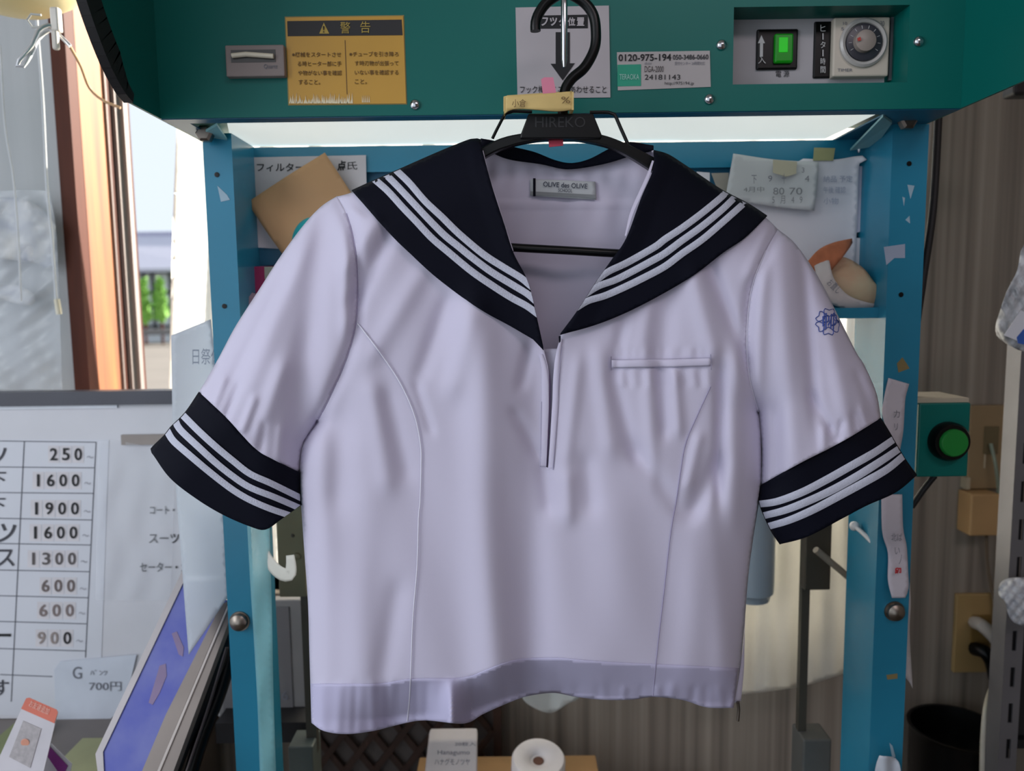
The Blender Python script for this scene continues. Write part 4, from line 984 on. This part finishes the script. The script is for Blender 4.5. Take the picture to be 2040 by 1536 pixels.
# folds: (x0, y0, x1, y1, sigma, amplitude in metres, + towards the viewer), soft ends
FOLDS = [
 (955, 700, 985, 1340, 42, 0.013), (1068, 720, 1062, 1300, 34, -0.007), (1020, 1010, 1040, 1350, 60, -0.004),
 (775, 470, 712, 590, 16, -0.006), (740, 450, 700, 520, 18, 0.005), (830, 560, 745, 700, 22, 0.004), (888, 610, 842, 735, 18, -0.0045), (930, 640, 905, 760, 24, 0.006),
 (832, 775, 856, 850, 10, -0.003), (775, 800, 808, 930, 18, -0.0035), (745, 790, 770, 950, 20, 0.004), (690, 760, 672, 980, 30, -0.005), (640, 900, 650, 1400, 26, 0.004), (735, 1000, 715, 1330, 34, 0.003), (790, 1190, 760, 1360, 22, -0.004),
 (640, 470, 588, 880, 30, -0.009), (600, 500, 500, 760, 22, 0.004), (560, 560, 468, 745, 12, -0.003), (690, 480, 690, 640, 14, 0.005), (560, 740, 520, 850, 16, 0.004),
 (474, 770, 452, 826, 7, -0.004), (446, 760, 428, 806, 7, 0.003), (505, 800, 486, 850, 8, 0.004), (525, 850, 518, 895, 8, -0.003), (560, 860, 556, 905, 9, 0.003),
 (1598, 500, 1620, 790, 12, -0.006), (1620, 790, 1650, 850, 10, -0.004), (1560, 540, 1575, 880, 26, 0.006), (1650, 640, 1690, 850, 20, 0.005), (1710, 750, 1742, 830, 9, -0.004), (1545, 830, 1548, 945, 13, -0.006), (1520, 560, 1508, 760, 14, 0.003),
 (1676, 845, 1670, 872, 6, -0.003), (1700, 830, 1704, 858, 6, -0.003), (1715, 815, 1725, 845, 5, 0.003), (1640, 860, 1640, 888, 7, 0.003), (1655, 850, 1660, 876, 5, -0.002),
 (1418, 540, 1480, 700, 15, -0.007), (1385, 560, 1420, 690, 22, 0.006), (1330, 590, 1320, 690, 22, -0.004), (1290, 620, 1280, 700, 16, 0.003), (1240, 650, 1225, 740, 14, -0.004),
 (1316, 745, 1322, 850, 11, -0.005), (1345, 755, 1352, 850, 11, 0.004), (1228, 780, 1262, 900, 14, -0.004), (1195, 720, 1215, 880, 20, 0.005), (1290, 760, 1300, 930, 14, 0.003), (1270, 900, 1350, 1010, 18, -0.004),
 (1436, 760, 1432, 960, 11, -0.008), (1425, 930, 1385, 1010, 18, -0.007), (1470, 720, 1460, 1000, 20, 0.006), (1390, 880, 1372, 960, 12, 0.004), (1400, 1050, 1370, 1330, 34, 0.003),
 (1086, 940, 1092, 1000, 16, -0.006), (1170, 930, 1176, 995, 20, -0.005), (1130, 960, 1132, 1020, 16, 0.005), (1150, 740, 1130, 900, 14, 0.003), (1055, 700, 1040, 760, 12, -0.004), (1030, 830, 1068, 900, 12, -0.004),
 (1230, 1040, 1210, 1300, 60, 0.004), (700, 420, 716, 430, 10, 0.003), (1530, 470, 1500, 540, 14, 0.004), (1420, 1000, 1440, 1300, 24, 0.003),
]
random.seed(11)
for k in range(26):                            # puckers along the hem band
    x = 640 + k * 32 + random.uniform(-8, 8)
    FOLDS.append((x, 1375, x + random.uniform(-6, 6), 1450 if x < 1000 else 1405, random.uniform(5, 11), random.choice((-1, 1)) * random.uniform(0.0012, 0.0028)))
for k in range(12):                            # puckers at the pocket
    x = 1228 + k * 16 + random.uniform(-4, 4)
    FOLDS.append((x, 698, x, 708, 4.5, random.choice((-1, 1)) * 0.0010)); FOLDS.append((x + 5, 742, x + 8, 765, 5, random.choice((-1, 1)) * 0.0013))
hem_line = [(619, 1362), (700, 1363), (760, 1362), (810, 1354), (850, 1352), (925, 1350), (961, 1338), (1003, 1322), (1042, 1313), (1110, 1311), (1180, 1317), (1262, 1322), (1340, 1325), (1400, 1328), (1472, 1332)]
HLX = np.array([p[0] for p in hem_line], float); HLY = np.array([p[1] for p in hem_line], float)

def bulge(x, y, R=125.0, H=0.042):
    d = np.full(np.shape(x), 1e9)
    for s in SIL: d = np.minimum(d, dist_line(x, y, s))
    t = np.clip(d / R, 0, 1)
    return H * np.sqrt(np.clip(1 - (1 - t) ** 2, 0, 1))

def front(x, y):
    """distance of the front of the garment"""
    x = np.asarray(x, float); y = np.asarray(y, float)
    b = bulge(x, y)
    w = np.clip(b / 0.02, 0, 1)
    f = np.zeros(np.shape(x))
    for x0, y0, x1, y1, s, a in FOLDS:
        ax, ay = x1 - x0, y1 - y0; L = math.hypot(ax, ay) + 1e-6
        u = ((x - x0) * ax + (y - y0) * ay) / L; v = ((x - x0) * ay - (y - y0) * ax) / L
        e = max(s * 1.6, L * 0.22)
        ends = np.where(u < 0, np.exp(-(u / e) ** 2), np.where(u > L, np.exp(-((u - L) / e) ** 2), 1.0))
        f += a * np.exp(-(v / s) ** 2) * ends
    # armhole seams sit in a shallow groove
    for s in (SEAML, SEAMR):
        f -= 0.006 * np.exp(-(dist_line(x, y, s) / 13.0) ** 2)
    # hem band curls under
    hl = np.interp(x, HLX, HLY)
    k = np.clip((y - hl) / 70.0, 0, 1) * (y > 1200)
    curl = np.interp(x, [620, 700, 780, 850, 900, 940, 1000, 1110, 1200, 1300, 1460], [0.0, 0.4, 1.5, 1.3, -0.6, 1.7, 2.0, 1.7, 1.1, 0.8, 0.5])
    f -= 0.030 * curl * k ** 1.1
    # soft waves
    f += 0.0014 * np.sin(x / 61.0 + y / 190.0) + 0.001 * np.sin(x / 23.0 - y / 77.0)
    return Y0 - b - 1.15 * f * w

SEAML, SEAMR = c2(seam_l), c2(seam_r)
bl = thing('sailor_blouse', at(1050, 1440, Y0), 'short sleeved white sailor blouse with navy striped collar on the black hanger', 'blouse')

# back of the garment, seen through the neck opening
back_neck = [(1302, 300), (1256, 309), (1201, 325), (1132, 335), (1078, 325), (1009, 314), (958, 290)]
back_poly = loop([(958, 290), (940, 292), (880, 312), (800, 350), (705, 392), (676, 396)], seam_l[1:], side_l, hem, list(reversed(side_r)), list(reversed(seam_r)),
                 [(1549, 457), (1524, 440), (1436, 392), (1362, 340), (1302, 300)], back_neck, step=10)
def backf(x, y):
    y = np.asarray(y, float); x = np.asarray(x, float)
    b = bulge(x, y, 150, 0.036)
    yo = -0.0022 * np.exp(-((y - 408 - 0.00006 * (x - 1130) ** 2) / 4.0) ** 2)
    f = 0.0025 * np.sin((x - 1080) / 22.0) * np.clip((y - 330) / 160, 0, 1) + 0.0012 * np.sin(x / 8.5 + y / 60) * np.exp(-((y - 420) / 40) ** 2) + 0.0010 * np.sin(x / 6.0) * np.exp(-((y - 350) / 22) ** 2)
    return Y0 + 0.004 + b + f + yo
cloth('back_panel', back_poly, backf, shirt_in, bl, res=9)

body = loop([(958, 281), (938, 281), (877, 306), (795, 343), (745, 364), (701, 384), (672, 392)], seam_l, side_l, hem, list(reversed(side_r)), list(reversed(seam_r)),
            [(1549, 457), (1525, 434), (1488, 410), (1438, 384), (1398, 358), (1360, 332), (1328, 311), (1302, 302)], list(reversed(neck_r)), list(reversed(slit_r)), [(1092, 932), (1088, 930)], list(reversed(slit_l)), list(reversed(neck_l)), step=7)
cloth('front_body', body, front, shirt, bl, res=6.0)

def sleeve(seam, outer, cuffline, label):
    P = loop(outer, cuffline, list(reversed(seam)), step=7)
    s = cloth('sleeve', P, front, shirt, bl, res=6.0)
    def bk(x, y): return 2 * (Y0 + 0.002) - (Y0 - bulge(x, y, 110, 0.03))
    cloth('sleeve_back', P, bk, shirt_in, s, res=12.0)
    return s
cl_t = [(397, 781), (426, 808), (456, 837), (508, 893), (544, 915), (597, 941)]
cr_t = [(1754, 833), (1677, 880), (1595, 922), (1516, 966)]
sl = sleeve(seam_l, out_l, cl_t, '')
sr = sleeve(seam_r, out_r, cr_t, '')

def extend(s, e=16):
    a, b2 = np.array(s[0], float), np.array(s[1], float); c, d = np.array(s[-2], float), np.array(s[-1], float)
    return [tuple(a + (a - b2) / np.linalg.norm(a - b2) * e)] + s + [tuple(d + (d - c) / np.linalg.norm(d - c) * e)]
def cuff(par, top, endr, bottom, endl, stripes, wd):
    E = [cr(endr, 8), cr(endl, 8)]
    def cf(x, y, H=0.030):
        d = np.minimum(dist_line(x, y, E[0]), dist_line(x, y, E[1]))
        t = np.clip(d / 95.0, 0, 1)
        return Y0 - 0.006 - H * np.clip(1 - (1 - t) ** 2, 0, 1) ** 0.8
    P = loop(top, endr, bottom, endl, step=7)
    c = cloth('cuff', P, cf, navy, par, res=7, solid=0.0014)
    cloth('cuff_back', P, lambda x, y: 2 * Y0 - cf(x, y) - 0.012, navy, c, res=14)
    for s in stripes:
        ribbon('stripe', extend(s, 14), [v + 0.3 for v in wd], lambda x, y: cf(x, y) - 0.0022, braid, c, crown=0.0009, clip=P)
cuff(sl, cl_t, [(597, 941), (598, 990), (600, 1006)], [(600, 1006), (561, 1034), (529, 1055), (497, 1048), (444, 1025), (391, 993), (339, 952), (303, 902)], [(303, 902), (301, 894), (328, 867), (340, 851), (369, 822), (397, 781)],
     [[(366, 829), (396, 859), (430, 890), (464, 918), (498, 944), (540, 963), (597, 991)], [(350, 840), (359, 856), (396, 891), (430, 922), (464, 949), (498, 971), (548, 991), (592, 1010)], [(334, 860), (345, 878), (379, 908), (422, 944), (464, 976), (498, 996), (537, 1013), (572, 1025)]], [13.5, 13.5, 13, 12.5, 12])
cuff(sr, [(1516, 966), (1595, 922), (1677, 880), (1754, 833)], [(1754, 833), (1771, 860), (1784, 883), (1804, 916), (1826, 947)], [(1826, 947), (1784, 981), (1726, 1007), (1677, 1033), (1608, 1069), (1554, 1084)], [(1554, 1084), (1534, 1053), (1512, 999), (1516, 966)],
     [[(1514, 1004), (1548, 999), (1597, 981), (1646, 956), (1694, 929), (1743, 901), (1778, 877)], [(1523, 1027), (1565, 1016), (1613, 997), (1662, 974), (1710, 947), (1759, 916), (1790, 895)], [(1533, 1048), (1573, 1036), (1621, 1015), (1670, 989), (1718, 963), (1767, 935), (1799, 909)]], [13, 15, 15.5, 15.5, 13])

# collar
def colf(x, y):
    a = Y0 - 0.0075 - bulge(x, y, 125, 0.042) - 0.0035 * w_in(x, y); f = front(x, y) - 0.0030
    h_ = np.clip(0.5 + 0.5 * (a - f) / 0.006, 0, 1)
    return a + (f - a) * h_ - 0.006 * h_ * (1 - h_)
NL, NR = cr(neck_l, 8), cr(neck_r, 8)
def w_in(x, y): return np.clip(1 - np.minimum(dist_line(x, y, NL), dist_line(x, y, NR)) / 35.0, 0, 1)
pl_ = loop(list(reversed(neck_l)), top_l[:6], [(701, 380), (776, 465), (820, 508), (867, 551), (925, 595), (970, 624), (1017, 650), (1062, 676)], [(1062, 676), (1083, 698)], [(1083, 698), (1082, 690)], step=7)
pr_ = loop(neck_r, top_r[:7], [(1527, 432), (1484, 474), (1440, 504), (1375, 553), (1278, 608), (1196, 644), (1116, 667)], [(1116, 667), (1117, 664)], step=7)
collar = cloth('collar', pl_, colf, navy, bl, res=7, solid=0.0015)
c_r = cloth('collar', pr_, colf, navy, bl, res=7, solid=0.0015)
sL = [[(748, 359), (773, 381), (803, 414), (829, 441), (860, 474), (893, 502), (939, 540), (978, 567), (1017, 592), (1050, 610), (1069, 624)],
      [(770, 349), (792, 371), (824, 405), (854, 437), (886, 469), (912, 490), (939, 512), (978, 541), (1017, 565), (1050, 585), (1064, 597)],
      [(791, 341), (815, 364), (847, 401), (880, 432), (904, 456), (926, 476), (965, 508), (1004, 533), (1037, 553), (1054, 567)]]
for s in sL: ribbon('stripe', extend(s), [13.5, 13.5, 14, 14, 13.5], lambda x, y: colf(x, y) - 0.0020, braid, collar, crown=0.0008, clip=pl_)
sR = [[(1480, 407), (1437, 445), (1398, 478), (1359, 505), (1324, 531), (1283, 553), (1244, 572), (1205, 589), (1172, 599), (1150, 612)],
      [(1462, 395), (1437, 419), (1398, 451), (1359, 479), (1324, 505), (1296, 521), (1257, 542), (1225, 558), (1192, 570), (1168, 585)],
      [(1446, 383), (1437, 393), (1398, 425), (1359, 454), (1324, 477), (1309, 489), (1277, 508), (1244, 526), (1212, 541), (1184, 561)]]
for s in sR: ribbon('stripe', extend(s), [13, 13.5, 14, 14, 13], lambda x, y: colf(x, y) - 0.0020, braid, c_r, crown=0.0008, clip=pr_)
cb_ = loop([(1302, 300), (1256, 311), (1201, 327), (1132, 337), (1078, 327), (1009, 316), (958, 292)], [(958, 292), (958, 276)], [(958, 276), (985, 281), (1015, 291), (1064, 303), (1105, 319), (1138, 325), (1174, 317), (1215, 296), (1250, 283), (1302, 290)], [(1302, 290), (1302, 300)], step=6)
cloth('collar_stand', cb_, lambda x, y: Y0 + 0.030 - 0.022 * np.clip(np.abs(x - 1130) / 170.0, 0, 1) ** 2, navy, bl, res=7, solid=0.002)
# white inner facing at the right of the neck
ribbon('facing', [(1301, 320), (1290, 352), (1274, 388), (1258, 425), (1246, 470)], [4, 6, 7, 6, 3], lambda x, y: colf(x, y) + 0.003, shirt, bl, crown=0.0)
ribbon('facing', [(962, 300), (972, 345), (988, 395), (1004, 445), (1022, 500)], [2, 3, 3, 2.5, 2], lambda x, y: colf(x, y) + 0.002, shirt, bl, crown=0.0)
# neck insert and placket
ins = loop([(1070, 696), (1122, 694)], [(1122, 694), (1118, 800), (1104, 950)], [(1104, 950), (1078, 950)], [(1078, 950), (1070, 696)], step=10)
cloth('neck_insert', ins, lambda x, y: front(x, y) + 0.010, shirt_in, bl, res=9)
pk_l = ribbon('placket', [(1077, 706), (1084, 735), (1086, 790), (1084, 860), (1082, 928)], [8, 13, 14, 14, 13], lambda x, y: front(x, y) - 0.0016, shirt, bl, crown=0.0012)
pk_r = ribbon('placket', [(1118, 676), (1112, 706), (1108, 750), (1106, 805), (1101, 880), (1097, 932)], [6, 11, 12, 12, 11, 10], lambda x, y: front(x, y) - 0.0016, shirt, bl, crown=0.0012)
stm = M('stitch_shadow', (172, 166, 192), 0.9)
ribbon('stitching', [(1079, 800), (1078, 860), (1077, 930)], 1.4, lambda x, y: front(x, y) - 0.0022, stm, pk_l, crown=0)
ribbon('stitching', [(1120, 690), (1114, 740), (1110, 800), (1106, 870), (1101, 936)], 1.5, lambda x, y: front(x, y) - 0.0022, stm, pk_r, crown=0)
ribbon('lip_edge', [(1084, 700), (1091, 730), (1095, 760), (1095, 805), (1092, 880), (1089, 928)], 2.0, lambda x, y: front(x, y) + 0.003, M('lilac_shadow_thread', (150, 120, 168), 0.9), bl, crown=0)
flat('hook_eye', [(1113, 670), (1117, 669), (1117, 680), (1114, 684)], Y0 - 0.052, navy, bl)
# princess seams
ribbon('princess_seam', [(712, 645), (721, 655), (762, 709), (799, 766), (826, 828), (838, 887), (839, 933), (837, 1000), (834, 1032), (831, 1130), (823, 1228), (819, 1325), (816, 1391), (811, 1437)], 2.6, lambda x, y: front(x, y) - 0.0022, M('seam_highlight', (232, 230, 244), 0.7), bl, crown=0.0008)  # bright glint along the left seam painted in as a paler colour
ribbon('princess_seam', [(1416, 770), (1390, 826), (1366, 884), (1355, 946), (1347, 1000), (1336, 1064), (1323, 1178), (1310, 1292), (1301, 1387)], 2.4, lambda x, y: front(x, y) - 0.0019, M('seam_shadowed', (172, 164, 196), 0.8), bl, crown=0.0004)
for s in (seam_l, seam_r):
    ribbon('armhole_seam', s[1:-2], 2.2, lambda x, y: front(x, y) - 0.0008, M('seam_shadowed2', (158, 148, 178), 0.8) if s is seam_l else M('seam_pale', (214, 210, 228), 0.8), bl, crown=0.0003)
# hem stitching
ribbon('hem_stitching', hem_line, 2.0, lambda x, y: front(x, y) - 0.0006, M('hem_thread', (196, 190, 214), 0.9), bl, crown=0.0002)
hb_ = loop([p for p in hem_line if p[0] < 1470] + [(1470, 1331)], [(1470, 1331), (1461, 1409)], list(reversed(hem)), [(621, 1440), (619, 1362)], step=7)
cloth('hem_band', hb_, lambda x, y: front(x, y) - 0.0012, M('shaded_hem_cloth', (196, 191, 220), 0.75, var=0.02, scale=4), bl, res=6)  # doubled hem's darker look against the backlight put into its colour
# chest pocket
pw = ribbon('pocket_welt', [(1219, 725), (1280, 724), (1350, 723), (1416, 721)], 15, lambda x, y: front(x, y) - 0.0030, shirt, bl, crown=0.0010, solid=0.001)
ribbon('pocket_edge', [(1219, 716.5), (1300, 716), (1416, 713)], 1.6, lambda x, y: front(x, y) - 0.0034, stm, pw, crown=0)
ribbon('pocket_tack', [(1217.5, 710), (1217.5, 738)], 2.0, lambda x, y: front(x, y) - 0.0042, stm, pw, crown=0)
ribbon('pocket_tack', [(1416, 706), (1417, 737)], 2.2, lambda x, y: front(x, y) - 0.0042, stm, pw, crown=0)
# side fastening below the right side
bside = loop([(1497, 1080), (1488, 1160), (1481, 1280), (1472, 1340), (1462, 1400)], [(1462, 1400), (1476, 1396)], [(1476, 1396), (1482, 1330), (1484, 1240), (1488, 1160), (1497, 1080)], step=8)
cloth('side_gusset', bside, lambda x, y: Y0 + 0.012 + 0 * x, shirt_in, bl, res=8)
zp = tubepx('zip_pull', [(1470, 1398, Y0 + 0.01), (1472, 1414, Y0 + 0.01), (1470, 1436, Y0 + 0.01)], 3.2, Y0, steel, bl)
# maker's label in the neck
LY = Y0 + 0.036
lb = cloth('neck_label', loop([(1056, 357), (1120, 359), (1186, 362)], [(1186, 362), (1188, 398)], [(1188, 398), (1120, 394), (1056, 390)], [(1056, 390), (1056, 357)], step=8), lambda x, y: LY - 0.001 * np.sin((x - 1056) / 42.0), M('label_satin', (196, 200, 202), 0.6, var=0.03), bl, res=8)
flat('label_bar', [(1062, 355), (1067, 355), (1067, 391), (1062, 391)], LY - 0.0022, navy, lb, 0.0005)
flat('label_fold', [(1056, 381), (1186, 388), (1186, 395), (1056, 388)], LY - 0.0018, M('label_grey', (140, 144, 146), 0.7), lb, 0.0004)
text('lettering', 'OLIVE des OLIVE', (1082, 364, 1170, 374), LY - 0.002, M('label_ink', (60, 66, 84), 0.7), lb, angle=0.05, bold=0.01)
text('lettering', 'SCHOOL', (1112, 376, 1140, 383), LY - 0.002, _m['label_ink'], lb, angle=0.05)
# embroidered crest on the sleeve
thread = M('blue_thread', (62, 84, 160), 0.7)
ecx, ecy = 1651, 641
def es(pts, r=0.9):
    C = cr(pts, 3.0); Dp = front(np.array([p[0] for p in C]), np.array([p[1] for p in C])) - 0.0012
    return [at(x, y, d) for (x, y), d in zip(C, Dp)]
eb = B()
for k in range(6):
    a = math.radians(-88 + k * 60); ux, uy = math.cos(a), math.sin(a); vx, vy = -uy, ux
    if k == 1: rl = 22
    else: rl = 31
    rl = min(rl, 30)
    q = [(ecx + ux * 10, ecy + uy * 10), (ecx + ux * 18 + vx * 10, ecy + uy * 18 + vy * 10), (ecx + ux * (rl - 4) + vx * 8, ecy + uy * (rl - 4) + vy * 8), (ecx + ux * (rl - 7), ecy + uy * (rl - 7)),
         (ecx + ux * (rl - 4) - vx * 8, ecy + uy * (rl - 4) - vy * 8), (ecx + ux * 18 - vx * 10, ecy + uy * 18 - vy * 10), (ecx + ux * 10, ecy + uy * 10)]
    q = [(min(x, 1672), y) for x, y in q]
    eb.tube(es(q), 0.00045, 6)
for q in ([(1640, 630), (1640, 650)], [(1640, 631), (1650, 629), (1650, 640), (1640, 642)], [(1646, 624), (1645, 656)], [(1656, 626), (1655, 654)], [(1656, 630), (1665, 628), (1664, 646), (1655, 648)], [(1661, 624), (1660, 656)], [(1650, 648), (1656, 636)]):
    eb.tube(es(q), 0.0008, 6)
eb.done('embroidered_crest', thread, bl, True)

# ================================================================ HANGER
hg = thing('clothes_hanger', at(1125, 280, Y0), 'black plastic clothes hanger inside the sailor blouse', 'hanger')
hy = Y0 + 0.0
def hprism(pts, y0, th, nm, mm=black, bev=0.0015):
    return B().prism([at(x, y, y0) for x, y in pts], (0, th, 0)).done(nm, mm, hg, bevel=bev)
arm = loop([(966, 290), (985, 280), (1010, 271), (1050, 264), (1100, 261), (1150, 261), (1200, 268), (1245, 284), (1302, 312), (1370, 352), (1440, 400), (1500, 452)],
           [(1500, 452), (1490, 466), (1430, 424), (1360, 376), (1300, 340), (1255, 312), (1215, 293), (1165, 281), (1124, 277), (1080, 279), (1040, 285), (1012, 293), (985, 303), (940, 330), (860, 385), (790, 442)],
           [(790, 442), (782, 430), (850, 370), (920, 315), (966, 290)], step=9)
hprism(arm, hy - 0.006, 0.012, 'hanger_arm')
hprism([(1053, 226), (1182, 226), (1199, 268), (1198, 276), (1036, 276), (1037, 268)], hy - 0.009, 0.018, 'neck_block')
text('embossing', 'HIREKO', (1066, 233, 1166, 254), hy - 0.009, M('embossed_black', (34, 34, 36), 0.3), hg, off=0.0006)
tubepx('strap_wire', [(981, 276), (994, 250), (1008, 226), (1022, 222), (1060, 223)], 3.0, hy, black, hg, step=8)
tubepx('strap_wire', [(1175, 224), (1212, 224), (1224, 228), (1236, 254), (1254, 294)], 3.4, hy, black, hg, step=8)
tubepx('hanger_bar', [(800, 440, hy), (860, 470, hy + 0.004), (960, 488, hy + 0.006), (1130, 499, hy + 0.006), (1300, 506, hy + 0.006), (1420, 490, hy + 0.004), (1490, 462, hy)], 8.5, hy, black, hg)
hook = [(1067, 62, hy), (1067, 45, hy), (1075, 24, hy), (1093, 2, hy), (1125, -14, hy), (1160, 2, hy), (1181, 28, hy), (1187, 62, hy), (1184, 98, hy), (1165, 134, hy), (1140, 156, hy), (1126, 178, hy), (1122, 205, hy), (1121, 230, hy)]
tubepx('hook', hook, 10.0, hy, black, hg, 14, 6)
tg = thing('paper_band', at(1072, 205, Y0 - 0.01), 'folded yellow paper band wrapped round the hanger neck', 'paper tag')
bm_ = M('yellow_band', (214, 186, 120), 0.7, var=0.06, scale=40)
yb = loop([(1004, 193), (1012, 191), (1050, 190), (1100, 186), (1136, 183), (1141, 187)], [(1141, 187), (1141, 219)], [(1141, 219), (1110, 222), (1070, 219), (1030, 217), (1012, 222), (1005, 228)], [(1005, 228), (1004, 193)], step=5)
o_ = cloth('band_front', yb, lambda x, y: Y0 - 0.020 - 0.003 * np.sin((x - 1003) / 44.0), bm_, tg, res=6, solid=0.003)
flat('band_back', [(1010, 190), (1140, 181), (1143, 214), (1012, 218)], Y0 + 0.015, bm_, tg, 0.002)
B().prism([at(1139, 183, Y0 - 0.022), at(1143, 183, Y0 - 0.022), at(1143, 219, Y0 - 0.022), at(1139, 219, Y0 - 0.022)], (0, 0.036, 0)).done('band_side', bm_, tg)
B().prism([at(1003, 193, Y0 - 0.022), at(1006, 193, Y0 - 0.022), at(1006, 222, Y0 - 0.022), at(1003, 222, Y0 - 0.022)], (0, 0.036, 0)).done('band_side', bm_, tg)
text('lettering', '小倉', (1020, 198, 1048, 214), Y0 - 0.0255, M('pen_ink', (110, 84, 50), 0.7), tg); text('lettering', '%', (1118, 193, 1136, 206), Y0 - 0.0235, _m['pen_ink'], tg)
tag(flat('tag', [(1078, 158), (1084, 154), (1102, 154), (1108, 184), (1108, 192), (1082, 192)], Y0 - 0.013, M('pink_tag', (222, 132, 158), 0.6), None, 0.0015), 'pink slip tucked upright behind the yellow paper band', 'tag')
tag(flat('tag', [(1092, 270), (1122, 270), (1122, 290), (1094, 293)], Y0 - 0.001, M('red_tag', (176, 50, 74), 0.6), None, 0.0012), 'red slip hanging under the black neck block of the hanger', 'tag')
mh = B().tube([at(1124, 134, Y0 - 0.022), at(1124, 120, Y0 - 0.022), at(1124, 60, Y0 - 0.022), at(1124, 10, Y0 - 0.022), at(1124, -24, Y0 - 0.018), at(1124, -40, Y0 + 0.01), at(1124, -50, HF + 0.01)],
              [0.0015, 0.003, 0.0034, 0.0034, 0.0034, 0.0034, 0.0034], 12).done('hanging_rod', chrome, mach, True)
